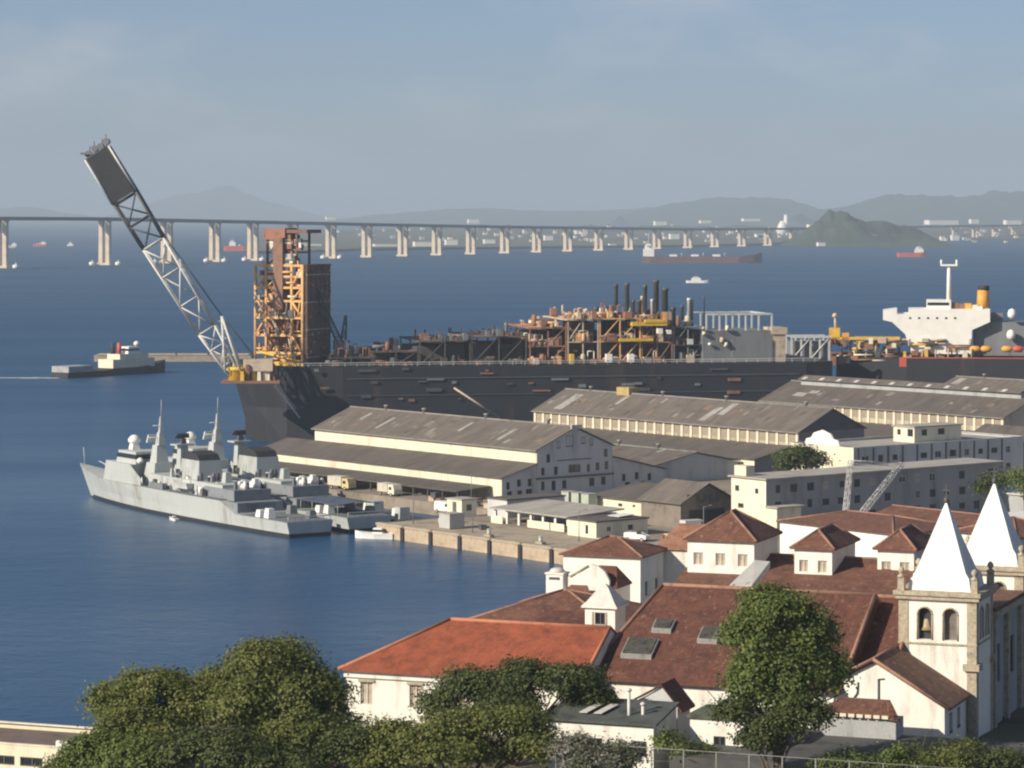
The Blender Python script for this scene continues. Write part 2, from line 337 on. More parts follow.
def building(name, label, cat, loc, rz, Lx, Ly, zb, ze, roof='hip', rise=2.0, over=0.4, wmat=None, rmat=None, cap=None, wins=None, kind='g', group=None, gparapet=None, thick=0.16, capr=0.13, ridge='x', hips=None):
    """loc = world position of the front-left corner (z ignored); local z is height above sea"""
    wmat = wmat or WHITE; rmat = rmat or TILE
    t = thing(name, label, cat, (loc[0], loc[1], zb), rz, group); E = ze - zb
    wb = MB(); wins = wins or {}
    for side, (o, ux, n, Lw) in SIDES(Lx, Ly).items():
        hs = []
        for wd in wins.get(side, []):
            s_, z_, w_, h_ = wd[:4]; k = wd[4] if len(wd) > 4 else kind; z_ -= zb
            if s_ - w_/2 <= 0.02 or s_ + w_/2 >= Lw - 0.02: continue
            hs.append((s_ - w_/2, s_ + w_/2, z_ - h_/2, z_ + h_/2))
            add_window(t, (o[0] + ux[0]*s_ - n[0]*0.12, o[1] + ux[1]*s_ - n[1]*0.12, z_), math.atan2(ux[1], ux[0]), w_, h_, k)
        top = max([E] + [h[3] + 0.3 for h in hs])
        hs_low = [h for h in hs if h[3] < E - 0.05]; 
        wall_face(wb, o, ux, n, Lw, 0, E, [h for h in hs if h[3] < E])
    e = over
    if roof == 'gable' and ridge == 'x':
        m_ = Ly / 2
        for x, sg in ((0, -1), (Lx, 1)): wb.add([(x, 0, E), (x, Ly, E), (x, m_, E + rise)], [(0, 1, 2)])
        k = rise / m_
        rb = MB(); zz = E + 0.14 + thick
        rb.slab([(-e, -e, zz - e*k), (Lx+e, -e, zz - e*k), (Lx+e, m_, zz + rise), (-e, m_, zz + rise)], thick)
        rb.slab([(Lx+e, Ly+e, zz - e*k), (-e, Ly+e, zz - e*k), (-e, m_, zz + rise), (Lx+e, m_, zz + rise)], thick)
        caps = [((-e, m_, zz + rise), (Lx+e, m_, zz + rise))]
    elif roof == 'gable':
        m_ = Lx / 2
        for y in (0, Ly): wb.add([(0, y, E), (Lx, y, E), (m_, y, E + rise)], [(0, 1, 2)])
        k = rise / m_; rb = MB(); zz = E + 0.14 + thick
        rb.slab([(-e, Ly+e, zz - e*k), (-e, -e, zz - e*k), (m_, -e, zz + rise), (m_, Ly+e, zz + rise)], thick)
        rb.slab([(Lx+e, -e, zz - e*k), (Lx+e, Ly+e, zz - e*k), (m_, Ly+e, zz + rise), (m_, -e, zz + rise)], thick)
        caps = [((m_, -e, zz + rise), (m_, Ly+e, zz + rise))]
    elif roof == 'hip':
        rb = MB(); X0, X1, Y0, Y1 = -e, Lx+e, -e, Ly+e; zz = E + 0.12
        if Lx >= Ly or hips: h0, h1 = hips or ((Y1-Y0)/2, (Y1-Y0)/2); r0, r1 = (X0+h0, (Y0+Y1)/2, zz+rise), (X1-h1, (Y0+Y1)/2, zz+rise)
        else: hh = (X1-X0)/2; r0, r1 = ((X0+X1)/2, Y0+hh, zz+rise), ((X0+X1)/2, Y1-hh, zz+rise)
        c = [(X0,Y0,zz),(X1,Y0,zz),(X1,Y1,zz),(X0,Y1,zz)]; lo = [(p[0],p[1],E) for p in c]
        vs = c + [r0, r1] + lo
        if Lx >= Ly or hips: fs = [(0,1,5,4),(1,2,5),(2,3,4,5),(3,0,4)]
        else: fs = [(0,1,4),(1,2,5,4),(2,3,5),(3,0,4,5)]
        rb.add(vs, fs + [(6,7,1,0),(7,8,2,1),(8,9,3,2),(9,6,0,3),(9,8,7,6)])
        caps = [(r0, r1)] if (Vector(r0)-Vector(r1)).length > 0.3 else []
        if Lx >= Ly or hips: caps += [(c[0], r0), (c[3], r0), (c[1], r1), (c[2], r1)]
        else: caps += [(c[0], r0), (c[1], r0), (c[2], r1), (c[3], r1)]
    elif roof == 'flat':
        rb = MB(); rb.box(-e, Lx+e, -e, Ly+e, E + 0.003, E + 0.25 + 0.003); caps = []
    elif roof == 'parapet':
        rb = MB(); rb.box(0.25, Lx-0.25, 0.25, Ly-0.25, E-0.6, E-0.4); caps = []
        pb = MB(); pb.box(-0.06, Lx+0.06, -0.06, 0.25, E+0.003, E+0.12); pb.box(-0.06, Lx+0.06, Ly-0.25, Ly+0.06, E+0.003, E+0.12)
        pb.box(-0.06, 0.25, 0.25, Ly-0.25, E+0.003, E+0.12); pb.box(Lx-0.25, Lx+0.06, 0.25, Ly-0.25, E+0.003, E+0.12); pb.build('coping', wmat, t)
    elif roof == 'shed':                      # rises towards the back (local +y)
        k = rise / Ly
        wb.add([(0,0,E),(0,Ly,E),(0,Ly,E+rise)], [(0,1,2)]); wb.add([(Lx,0,E),(Lx,Ly,E),(Lx,Ly,E+rise)], [(0,1,2)]); wb.add([(0,Ly,E),(Lx,Ly,E),(Lx,Ly,E+rise),(0,Ly,E+rise)], [(0,1,2,3)])
        rb = MB(); zz = E + 0.12 + thick
        rb.slab([(-e,-e,zz-e*k),(Lx+e,-e,zz-e*k),(Lx+e,Ly,zz+rise),(-e,Ly,zz+rise)], thick); caps = []
    wb.build('wall', wmat, t)
    if rb.f: 
        ro = rb.build('roof', rmat, t)
        if cap and caps:
            for a, b in caps: MB().tube(a, b, capr, n=6).build('ridge_cap', cap, ro)
    t['E'] = E
    return t
def hull(mb, st, nmid=1):
    """lofted hull: stations (x, half beam at deck, deck height, half beam at water, bottom[, rake])"""
    secs = []
    for x, hd, zd, hw, zb, *rk in st:
        rk = rk[0] if rk else 0.0
        m1 = hw + (hd - hw) * 0.35; half = [(hd, zd), (m1, zd * 0.45), (hw, 0.0), (hw * 0.86, zb)]
        fx = lambda z: x + rk * min(1, max(-.3, 1 - z / zd))
        secs.append([(fx(z), -y, z) for y, z in half] + [(fx(z), y, z) for y, z in reversed(half)])
    n = 8; vs = [p for s_ in secs for p in s_]; fs = []
    for i in range(len(secs) - 1):
        for k in range(n): fs.append((i*n + k, i*n + (k+1) % n, (i+1)*n + (k+1) % n, (i+1)*n + k))
    fs += [tuple(range(n)), tuple(reversed([(len(secs)-1)*n + k for k in range(n)]))]
    return mb.add(vs, fs)
def truss(mb, p0, p1, w0, w1, side, up, n, rc, rd, d0=None, d1=None):
    """square lattice boom from p0 to p1"""
    p0, p1, side, up = Vector(p0), Vector(p1), Vector(side), Vector(up); d0 = d0 or w0; d1 = d1 or w1
    def cor(t, a, b): return p0.lerp(p1, t) + side * (a * (w0 + (w1-w0)*t) / 2) + up * (b * (d0 + (d1-d0)*t) / 2)
    sg = [(-1,-1),(1,-1),(1,1),(-1,1)]
    for a, b in sg: mb.tube(cor(0, a, b), cor(1, a, b), rc, n=5)
    for i in range(n):
        t0, t1 = i/n, (i+1)/n
        for k in range(4):
            a, b = sg[k], sg[(k+1) % 4]
            mb.tube(cor(t1, *a), cor(t1, *b), rd, n=4)
            if (i + k) % 2: mb.tube(cor(t0, *a), cor(t1, *b), rd, n=4)
            else: mb.tube(cor(t0, *b), cor(t1, *a), rd, n=4)

# ================================================================== SETTING
def sea_mat():
    m, n, l, b = nodes_of('sea_water')
    b.inputs['Base Color'].default_value = (0.010, 0.062, 0.145, 1); b.inputs['Roughness'].default_value = 0.16; b.inputs['IOR'].default_value = 1.33
    t = n.new('ShaderNodeTexCoord')
    prev = None
    for sc, dist, det, st in ((0.5, 0.2, 4, (1.0, 1.5, 1)), (0.11, 0.45, 5, (1.0, 1.3, 1)), (0.02, 0.12, 3, (1.0, 1.3, 1))):
        mpn = n.new('ShaderNodeMapping'); mpn.inputs['Scale'].default_value = st; mpn.inputs['Rotation'].default_value = (0, 0, 0.5)
        l(t.outputs['Object'], mpn.inputs['Vector'])
        a = n.new('ShaderNodeTexNoise'); a.inputs['Scale'].default_value = sc; a.inputs['Detail'].default_value = det; a.inputs['Roughness'].default_value = 0.6
        l(mpn.outputs['Vector'], a.inputs['Vector'])
        bp = n.new('ShaderNodeBump'); bp.inputs['Strength'].default_value = 1.0; bp.inputs['Distance'].default_value = dist
        l(a.outputs['Fac'], bp.inputs['Height'])
        if prev: l(prev.outputs['Normal'], bp.inputs['Normal'])
        prev = bp
    l(prev.outputs['Normal'], b.inputs['Normal'])
    # wind lanes: smoother and rougher patches of the surface
    p2 = n.new('ShaderNodeTexNoise'); p2.inputs['Scale'].default_value = 0.006; p2.inputs['Detail'].default_value = 4
    mp2 = n.new('ShaderNodeMapping'); mp2.inputs['Scale'].default_value = (0.5, 2.2, 1); l(t.outputs['Object'], mp2.inputs['Vector']); l(mp2.outputs['Vector'], p2.inputs['Vector'])
    r = n.new('ShaderNodeMapRange'); r.inputs['From Min'].default_value = 0.35; r.inputs['From Max'].default_value = 0.65; r.inputs['To Min'].default_value = 0.24; r.inputs['To Max'].default_value = 0.33
    l(p2.outputs['Fac'], r.inputs['Value'])
    # the open bay is ruffled by wind, the basin beside the dock lies calmer
    sx = n.new('ShaderNodeSeparateXYZ'); l(t.outputs['Object'], sx.inputs['Vector'])
    far = n.new('ShaderNodeMapRange'); far.interpolation_type = 'SMOOTHSTEP'; far.inputs['From Min'].default_value = 560; far.inputs['From Max'].default_value = 1500; far.inputs['To Min'].default_value = 0.0; far.inputs['To Max'].default_value = 0.24
    l(sx.outputs['Y'], far.inputs['Value'])
    sm = n.new('ShaderNodeMath'); sm.operation = 'ADD'; l(r.outputs['Result'], sm.inputs[0]); l(far.outputs['Result'], sm.inputs[1]); l(sm.outputs[0], b.inputs['Roughness'])
    return m
sea = MB(); sea.add([(-60000, -500, 0), (60000, -500, 0), (60000, 60000, 0), (-60000, 60000, 0)], [(0, 1, 2, 3)])
tag(sea.build('sea', sea_mat()), kind='structure')

# far hills: a crest traced from the photograph, given a distance and a body with front and back slopes
def ridge(name, pts, Y, depth, mat, seed, foot=0.0, nu=90, nd=14, rough=0.16):
    us = np.array([p[0] for p in pts], float); vs_ = np.array([p[1] for p in pts], float)
    U = np.linspace(us[0], us[-1], nu); V = np.interp(U, us, vs_)
    verts = []; faces = []
    for i, (u, v) in enumerate(zip(U, V)):
        hgt = max(2.0, H - (v - VH) / F * Y)
        for j in range(nd + 1):
            t = j / nd; y = Y + (t - 0.45) * depth
            prof = (1 - abs((t - 0.45) / (0.45 if t < 0.45 else 0.55))) ** 0.85 if 0 < t < 1 else 0
            nz = mnoise.fractal(Vector((u * 0.03 + seed, t * 4, seed)), 0.8, 2.1, 5)
            z = foot + (hgt - foot) * prof * (1 + rough * nz * (1 if prof < 0.97 else 0.25)) - (6 if t in (0, 1) else 0)
            verts.append(((u - 512) / F * Y, y, z))
    for i in range(nu - 1):
        for j in range(nd):
            a = i * (nd + 1) + j; faces.append((a, a + nd + 1, a + nd + 2, a + 1))
    m = MB(); m.add(verts, faces, True); return tag(m.build(name, mat), kind='structure')
ridge('mountain', [(105,222),(130,214),(150,201),(170,196),(190,192),(205,190),(222,185),(232,186),(250,195),(270,203),(300,210),(335,220)], 24000, 6000, WOODED, 1.3)
ridge('hills', [(-60,210),(0,208),(30,207),(60,212),(95,217),(130,221)], 20000, 4000, WOODED, 4.1)
ridge('hills', [(330,220),(380,214),(430,210),(470,207),(520,210),(580,210),(650,208),(720,210),(800,212)], 17000, 3500, WOODED, 9.7)
ridge('hills', [(620,215),(650,208),(680,202),(720,197),(750,195),(790,199),(815,207),(850,211)], 14500, 2600, WOODED, 2.2)
ridge('hills', [(800,214),(840,208),(870,198),(900,195),(950,195),(1000,191),(1050,190),(1120,198)], 13000, 2600, WOODED, 6.6)
ridge('coastal_land', [(295,240),(330,231),(400,228),(470,226),(560,227),(650,226),(760,226),(880,228),(960,226),(1100,226)], 7600, 1800, CITY, 12.4, rough=0.3)
ridge('island', [(780,245),(795,236),(812,226),(828,219),(845,217),(862,219),(890,222),(912,228),(935,238),(952,246)], 5450, 420, WOODED, 3.3, nu=120, nd=26, rough=0.45)
# flat shore in front of the low hills
sh = MB(); sp_ = []
for u, v in ((250,254),(300,253.0),(360,251),(430,250),(520,249),(600,248),(700,247),(760,245.5),(800,243.5),(900,241.5),(960,240.5),(1100,240)):
    g = G(u, v, 0); sp_.append((g.x, g.y))
back = [(x * 1.5 if False else x * (8200 / y), 8200) for x, y in sp_]
vs_ = [(x, y, -2) for x, y in sp_] + [(x, y, 4) for x, y in sp_] + [(x, y, 10) for x, y in back]; n_ = len(sp_)
sh.add(vs_, [(k, k+1, n_+k+1, n_+k) for k in range(n_-1)] + [(n_+k, n_+k+1, 2*n_+k+1, 2*n_+k) for k in range(n_-1)])
tag(sh.build('far_shore', CITY), kind='structure')

# monastery hill
def hill_z(x, y):
    def ss(a, b, t): t = max(0, min(1, (t - a) / (b - a))); return t * t * (3 - 2 * t)
    yb = 246 + 34 * ss(-10, 15, x)
    fy = 1 - ss(yb, yb + 62, y)
    fx = ss(-78, -16, x)
    z = -3 + 23 * fy * (0.25 + 0.75 * fx) if y < 400 else -3
    z = -3 + 23 * fy * (0.30 + 0.70 * fx)
    return z + 0.35 * mnoise.noise(Vector((x * 0.12, y * 0.12, 0)))
hb = MB(); nx, ny = 90, 90; xs = np.linspace(-150, 140, nx); ys = np.linspace(60, 372, ny)
hb.add([(x, y, hill_z(x, y)) for y in ys for x in xs], [(j*nx+i, j*nx+i+1, (j+1)*nx+i+1, (j+1)*nx+i) for j in range(ny-1) for i in range(nx-1)], True)
tag(hb.build('hillside', EARTH), kind='structure')

# naval dock: one raised sheet with a stepped quay
QZ = 2.5
quay = [(-250, 322.5), (-452, 325), (-452, 357), (-574, 357), (-577, 640), (-250, 640)]
db = MB(); db.prism([D(p, q, -4) for p, q in quay], (0, 0, QZ + 4))
dock = tag(db.build('dock_ground', ASPH), kind='structure')
# quay face: masonry bays between timber fenders, an apron strip and a coping
blk = MB(); blk.box(-3.9, 3.9, -0.30, 0.0, -1.0, 2.25); blk_me = blk.mesh('quay_block', QUAYST)
fen = MB(); fen.box(-0.45, 0.45, -0.75, -0.05, -1.0, 2.4); fen_me = fen.mesh('fender', RUBBER)
cop = MB(); cop.box(-4.2, 4.2, -0.42, 0.9, 2.26, 2.72); cop_me = cop.mesh('coping_stone', CONC)
k = 0
for p in np.arange(-447.5, -300, 8.8):
    q = 325 + (p + 452) * (-2.5 / 202)
    inst('quay_block', blk_me, dock, D(p, q, 0), DOCK); inst('coping_stone', cop_me, dock, D(p, q, 0), DOCK)
    inst('fender', fen_me, dock, D(p + 4.4, q, 0), DOCK); k += 1
ap = MB(); ap.add([D(-451, 326, QZ + 0.004), D(-260, 323.8, QZ + 0.004), D(-260, 338, QZ + 0.004), D(-451, 341, QZ + 0.004)], [(0, 1, 2, 3)])
tag(ap.build('quay_apron', CONC), kind='structure')

# ================================================================== LONG BRIDGE
def bridge_at(u):                              # where the ray column u meets the bridge line
    k = (u - 512) / F; t = (k * 3461 + 469.5) / (770 - 1682 * k)
    return Vector((-469.5 + 770 * t, 3461 + 1682 * t, 0)), t
def deck_z(u): return float(np.interp(u, [-200, 0, 105, 253, 403, 550, 688, 800, 950, 1100], [55, 55, 54, 49.5, 44, 38.5, 33, 31, 31.5, 31.5]))
brt = thing('road_bridge', 'long dark road bridge on paired pale concrete piers crossing the bay', 'bridge', bridge_at(403)[0], 0)
B0 = bridge_at(403)[0]; bd = Vector((770, 1682, 0)).normalized(); bn = Vector((bd.y, -bd.x, 0))
us_ = list(np.linspace(-160, 1090, 60)); dk = MB(); rail = MB(); road = MB()
for k in range(len(us_) - 1):
    a, b = bridge_at(us_[k])[0] - B0, bridge_at(us_[k+1])[0] - B0; za, zb_ = deck_z(us_[k]), deck_z(us_[k+1])
    for c0, c1, d_ in ((-12.5, -1.0, 5.0), (1.0, 12.5, 5.0)):
        dk.prism([a + bn*c0 + Vector((0,0,za)), a + bn*c1 + Vector((0,0,za)), b + bn*c1 + Vector((0,0,zb_)), b + bn*c0 + Vector((0,0,zb_))], (0, 0, -.9))
        i0, i1 = c0 + 2.6, c1 - 2.6
        dk.prism([a + bn*i0 + Vector((0,0,za-.9)), a + bn*i1 + Vector((0,0,za-.9)), b + bn*i1 + Vector((0,0,zb_-.9)), b + bn*i0 + Vector((0,0,zb_-.9))], (0, 0, -2.0))
    for c in (-12.4, 12.4):
        rail.prism([a + bn*(c-.15) + Vector((0,0,za+.01)), a + bn*(c+.15) + Vector((0,0,za+.01)), b + bn*(c+.15) + Vector((0,0,zb_+.01)), b + bn*(c-.15) + Vector((0,0,zb_+.01))], (0, 0, 1.0))
dk.build('deck_girder', DECKDK, brt); rail.build('parapet', DECKDK, brt)
def seg_pier(u, Zt, wide=2.0):
    base = bridge_at(u)[0] - B0; rz = math.atan2(bd.y, bd.x)
    col = MB()
    for s_ in (-4.6, 4.6):
        col.tbox(0, s_, 2.6, Zt - 5.0, wide, 2.6, wide * 0.92, 2.4)
        col.tbox(0, s_, Zt - 5.0, Zt - 2.92, wide, 2.4, wide * 1.15, 3.6)
    p = col.build('pier', BRIDGEC, brt, base, rz)
    cp = MB(); cp.box(-4.0, 4.0, -8.5, 8.5, -1.5, 2.6); cp.build('pile_cap', BRIDGEC, p)
    return base
PIERS = [2, 105, 167, 215, 253, 293, 331, 367, 403, 437, 471, 505, 537, 568, 599, 629, 657, 688, 715, 742, 768, 793, 955, 975, 995, 1014, 1033]
for u in PIERS:
    seg_pier(u, deck_z(u), 2.7 if u < 200 else 2.3)
# mooring dolphins that guard the channel piers
k = 0
for u in (2, 105, 167, 215, 253, 331):
    c = bridge_at(u)[0]
    for s_ in (-1, 1):
        pos = c + Vector((s_ * (15 if u < 200 else 11) + 1, -6, 0))
        if u == 2 and s_ < 0: continue
        side = 'left' if s_ < 0 else 'right'
        nm = {2: 'the pier at the left picture edge', 105: 'the first whole pier from the left', 167: 'the pier seen through the crane boom', 215: 'the bridge pier right of the crane boom', 253: 'the pier just left of the scaffold tower top', 331: 'the pier just right of the scaffold tower'}[u]
        d_ = thing('mooring_dolphin', f'white dolphin {side} of {nm}', 'dolphin', (pos.x, pos.y, 0), 0, 'dolphins beside the bridge piers')
        a_ = MB(); a_.lathe([(3.6, -1), (3.6, 3.0), (3.0, 3.6)], 10); a_.build('caisson', SHIPWHITE, d_)
        a_ = MB(); a_.box(-1.2, 1.2, -1.2, 1.2, 3.6, 5.0); a_.tube((0, 0, 5.0), (0, 0, 6.6), 0.35); a_.build('light_post', STEELLT, d_)

# ================================================================== FAR SHORE BUILDINGS
def far_building(u, v, wpx, hpx, Y, label, mat, flat=True, group='buildings on the far shore'):
    p = A(u, v, Y); wd = wpx * .85 * Y / F; hh = hpx * .7 * Y / F
    t = thing('shore_building', label, 'building', (p.x, p.y, 0), 0.25, group)
    top = p.z + hh / 2; base = max(2.0, p.z - hh / 2 - 2)
    a = MB(); a.box(-wd/2, wd/2, 0, wd * 0.35 + 6, base, top); a.build('wall', mat, t)
    r_ = MB()
    if flat: r_.box(-wd/2 - .4, wd/2 + .4, -.4, wd * 0.35 + 6.4, top + 0.01, top + 0.6)
    else:
        yb = wd * 0.35 + 6; r_.add([(-wd/2,0,top),(wd/2,0,top),(wd/2,yb,top),(-wd/2,yb,top),(-wd/2,yb/2,top+3),(wd/2,yb/2,top+3)], [(0,1,5,4),(2,3,4,5),(0,4,3),(1,2,5)])
    r_.build('roof', PALESHEET if flat else TILE2, t)
    return t
FB = [(331,218,11,3.5,7600,'small white building on the skyline above the bridge, right of the scaffold tower'),
 (474,221,13,5,7600,'white domed-looking block just above the bridge deck near the picture centre'),
 (661,223,14,5,7300,'white block above the bridge deck over the moored tanker'),
 (706,221.5,13,3,7500,'low white shed above the deck, right of the block over the moored tanker'),
 (752,219.5,20,2.6,7500,'long thin white shed left of the white chimney tower'),
 (817,226,19,4,5950,'pale long shed at the left foot of the wooded island'),
 (944,222,37,5,6900,'longest white warehouse on the right shore above the bridge'),
 (975,221,10,5,6900,'white block at the right end of the longest white warehouse'),
 (1014,222,19,5,6900,'white block above the bridge at the right edge of the picture'),
 (303,245.5,9,6,5050,'white quayside block just right of the scaffold tower top'),
 (316,246,13,6,5050,'wide white quayside block left of the pier right of the scaffold tower'),
 (386,246,27,5,5000,'long cream quayside shed between the two bridge piers right of the scaffold tower'),
 (424,244,22,6,5000,'cream shed with stepped roof left of the centre bridge piers'),
 (452,242,14,6,5200,'grey-white shed between two centre bridge piers'),
 (490,241,13,4,5300,'sloping white roofed shed in a centre bay under the bridge'),
 (549,237.5,10,5,5600,'bright white block seen under the bridge just right of the picture centre'),
 (582,232,14,3.5,6200,'thin white shed below the deck right of the picture centre'),
 (613,245,8,3,5200,'tiny white hut at the waterline left of the moored tanker'),
 (675,236,11,6,5700,'white house behind the stern of the moored tanker'),
 (760,235,9,3,5600,'pale block behind the bridge end, left of the wooded island'),
 (822,244,9,4,5250,'white boathouse on the waterline of the wooded island'),
 (876,237,7,5,5330,'lone white house on the right slope of the wooded island'),
 (932,240,8,4,6200,'small white shed right of the red tug, at the waterline'),
 (944,239,7,7,6200,'taller white shed right of the red tug'),
 (956,237.5,9,6,6200,'white block under the bridge end at the right')]
for (u, v, a_, b_, Y, lab) in FB: far_building(u, v, a_, b_, Y, lab, SHIPWHITE)
rnd = random.Random(3)
for k in range(220):
    u = rnd.uniform(335, 1020); Y = rnd.uniform(5300, 8000); g = H * F / Y
    v = 213 + g - rnd.uniform(2, 12)
    if 790 < u < 935: continue
    far_building(u, v, rnd.uniform(2.0, 5.5), rnd.uniform(1.2, 3.0), Y, 'tiny pale house scattered on the hazy far shore', rnd.choice([PALESHEET, CREAM, GREYWALL, SHIPWHITE]), rnd.random() < 0.5, 'tiny houses on the far shore')
p = A(786, 222, 7000)
ct = thing('chimney_tower', 'slender white chimney tower rising above the far shore left of the wooded island', 'tower', (p.x, p.y, 0))
MB().lathe([(9, 3), (7, 20), (4.5, 56)], 10).build('shaft', SHIPWHITE, ct); MB().lathe([(9, 3), (16, 20), (10, 34), (4.9, 42)], 10, (-8, 0, 0)).build('base_house', SHIPWHITE, ct)

# ================================================================== FAR SHIPS
def cargo_ship(label, u0, u1, v, hmat, group, deckh=6, house=(0.86, 0.12, 16), bow_left=True, name='cargo_ship', cat='ship', hold=True):
    a, b = G(u0, v), G(u1, v); Lh = (b - a).length; rz = math.atan2(b.y - a.y, b.x - a.x)
    t = thing(name, label, cat, a, rz, group); B = Lh * 0.075
    st = [(0, B*.8, deckh*1.05, B*.6, -2), (Lh*.06, B, deckh, B*.9, -2), (Lh*.8, B, deckh, B, -2), (Lh*.93, B*.7, deckh*1.25, B*.5, -2), (Lh, B*.08, deckh*1.6, B*.05, -1)]
    if bow_left: st = [(Lh - x, a_, b_, c_, d_) for x, a_, b_, c_, d_ in reversed(st)]
    hull(MB(), st).build('hull', hmat, t)
    hx = Lh * (house[0] if bow_left else 1 - house[0]); hw_ = Lh * house[1] / 2; hz = house[2]
    hb_ = MB(); hb_.box(hx - hw_, hx + hw_, -B*.85, B*.85, deckh + .02, deckh + hz * .6); hb_.box(hx - hw_*.7, hx + hw_*.7, -B*.7, B*.7, deckh + hz*.6, deckh + hz*.85)
    hb_.box(hx - hw_*.5, hx + hw_*.4, -B*1.0, B*1.0, deckh + hz*.85, deckh + hz); hb_.build('superstructure', SHIPWHITE, t)
    m_ = MB(); m_.tube((hx, 0, deckh + hz), (hx, 0, deckh + hz * 1.8), Lh * .003); m_.build('mast', STEELLT, t)
    if hold:
        for f_ in (0.26, 0.44, 0.62):
            MB().box(Lh*f_ - Lh*.03, Lh*f_ + Lh*.03, -B*.5, B*.5, deckh, deckh + 2.2).build('hatch', SHIPWHITE, t); MB().tube((Lh*(f_+.07), 0, deckh), (Lh*(f_+.07), 0, deckh + Lh*.03), Lh*.002).build('derrick', SHIPWHITE, t)
    return t
cargo_ship('moored tanker with dark red hull and bright white stern house in front of the bridge', 642, 762, 263, paint('dull_red_hull', (0.13, 0.07, 0.065), .7), 'ships in the bay', 8, (0.945, 0.085, 15), False)
cargo_ship('red hulled tug with white wheelhouse off the wooded island', 897, 926, 257, SHIPRED, 'ships in the bay', 6, (0.24, .3, 8), False, 'tug', 'tug', False)
cargo_ship('white and red freighter seen far beyond the bridge, right of the crane boom', 224, 249, 251, SHIPRED, 'ships in the bay', 8, (0.66, .26, 9), False)
cargo_ship('far white ship with pale red hull left of the first whole pier', 33, 48, 246.5, SHIPRED, 'ships in the bay', 4, (0.3, .35, 5), False)
cargo_ship('far white ship nearest the left edge of the picture', 3, 17, 248, GREYWALL, 'ships in the bay', 3, (0.2, .35, 6), False)
cargo_ship('smallest far white boat just left of the first whole pier', 67, 74, 246, SHIPWHITE, 'ships in the bay', 3, (0.5, .5, 4), False, 'boat', 'boat', False)
cargo_ship('small white patrol boat in open water above the dark stacks', 686, 709, 283, SHIPWHITE, 'ships in the bay', 2.2, (0.56, .42, 3.2), False, 'patrol_boat', 'boat', False)

# haze over the bay: one even box of air round everything built
hz = MB(); hz.box(-60500, 60500, -600, 60500, -6, 480)
hm = bpy.data.materials.new('haze_air'); hm.use_nodes = True; hn = hm.node_tree.nodes; hn.clear()
ho = hn.new('ShaderNodeOutputMaterial'); pv = hn.new('ShaderNodeVolumePrincipled')
pv.inputs['Color'].default_value = (0.66, 0.81, 0.97, 1); pv.inputs['Density'].default_value = 0.000105; pv.inputs['Anisotropy'].default_value = 0.0
hm.node_tree.links.new(pv.outputs['Volume'], ho.inputs['Volume'])
hzo = tag(hz.build('haze', hm), kind='stuff')

# ================================================================== NAVAL WAREHOUSES
def skylight_sheets(parent, Lx, Ly, E, rise, over, spots, seed=1):
    """pale replacement sheets lying on the near slope"""
    k = rise / (Ly / 2); ang = math.atan(k)
    for x, y, wd, ln in spots:
        m_ = MB(); z = E + 0.33 + y * k
        m_.slab([(x, y, z), (x + wd, y, z), (x + wd + ln * 0.0, y + ln, z + ln * k), (x, y + ln, z + ln * k)], 0.05)
        m_.build('roof_patch', PATCH, parent)
RUSTSHEET = paint('rusted_sheet', (.20, .135, .095), .9, .3, .6)
OLDSHEET = paint('old_grey_sheet', (.21, .19, .165), .9, .2, .6)
def warehouse(label, p0, p1, q0, q1, eave, rise, wmat, rmat, wins=None, pil=0, patches=(), kind='d', zb=QZ):
    Lx, Ly = p1 - p0, q1 - q0; c = D(p0, q0)
    t = building('warehouse', label, 'warehouse', (c.x, c.y), DOCK, Lx, Ly, zb, eave, 'gable', rise, 0.5, wmat, rmat, CAPGREY, wins, kind, 'gabled warehouses on the dock', capr=0.2)
    E = eave - zb
    rg = random.Random(int(-p0 + q0)); skylight_sheets(t, Lx, Ly, E, rise, 0.5, patches)
    for k_ in range(26):
        x, y, wd, ln = rg.uniform(1, Lx - 4), rg.uniform(.2, Ly / 2 - 2.6), rg.choice([1.1, 1.1, 2.2]), rg.uniform(.9, 2.4); m_ = MB(); kk = rise / (Ly / 2); z = E + .325 + y * kk
        m_.slab([(x, y, z), (x + wd, y, z), (x + wd, y + ln, z + ln * kk), (x, y + ln, z + ln * kk)], .03); m_.build('roof_sheet', rg.choice([SHEETDK, CAPGREY, RUSTSHEET, SHEETDK, OLDSHEET]), t)
    for k_ in range(4):
        x = Lx * (k_ + .5) / 4 + rg.uniform(-4, 4); m_ = MB(); m_.lathe([(.35, 0), (.35, .7), (.6, .8), (.5, 1.1)], 8, (x, Ly / 2, E + rise + .3)); m_.build('roof_vent', CAPGREY, t)
    g = MB(); g.box(-0.5, Lx + 0.5, -0.78, -0.55, E - 0.22, E - 0.02); g.build('gutter', CAPGREY, t)
    if pil:
        pm = MB(); pm.box(-0.35, 0.35, -0.28, -0.003, E * 0.45, E - 0.25); me = pm.mesh('pilaster', CREAM)
        n = int(Lx / pil)
        for i in range(n + 1): inst('pilaster', me, t, (0.4 + i * (Lx - 0.8) / n, 0, 0))
        bm_ = MB(); bm_.box(-pil/2 + 0.55, pil/2 - 0.55, -0.10, -0.003, E - 2.3, E - 0.7); me = bm_.mesh('louvre', paint('weathered_louvre', (0.30, 0.25, 0.185), 0.85, 0.25, 0.4))
        for i in range(n): inst('louvre', me, t, (0.4 + (i + 0.5) * (Lx - 0.8) / n, 0, 0))
    return t
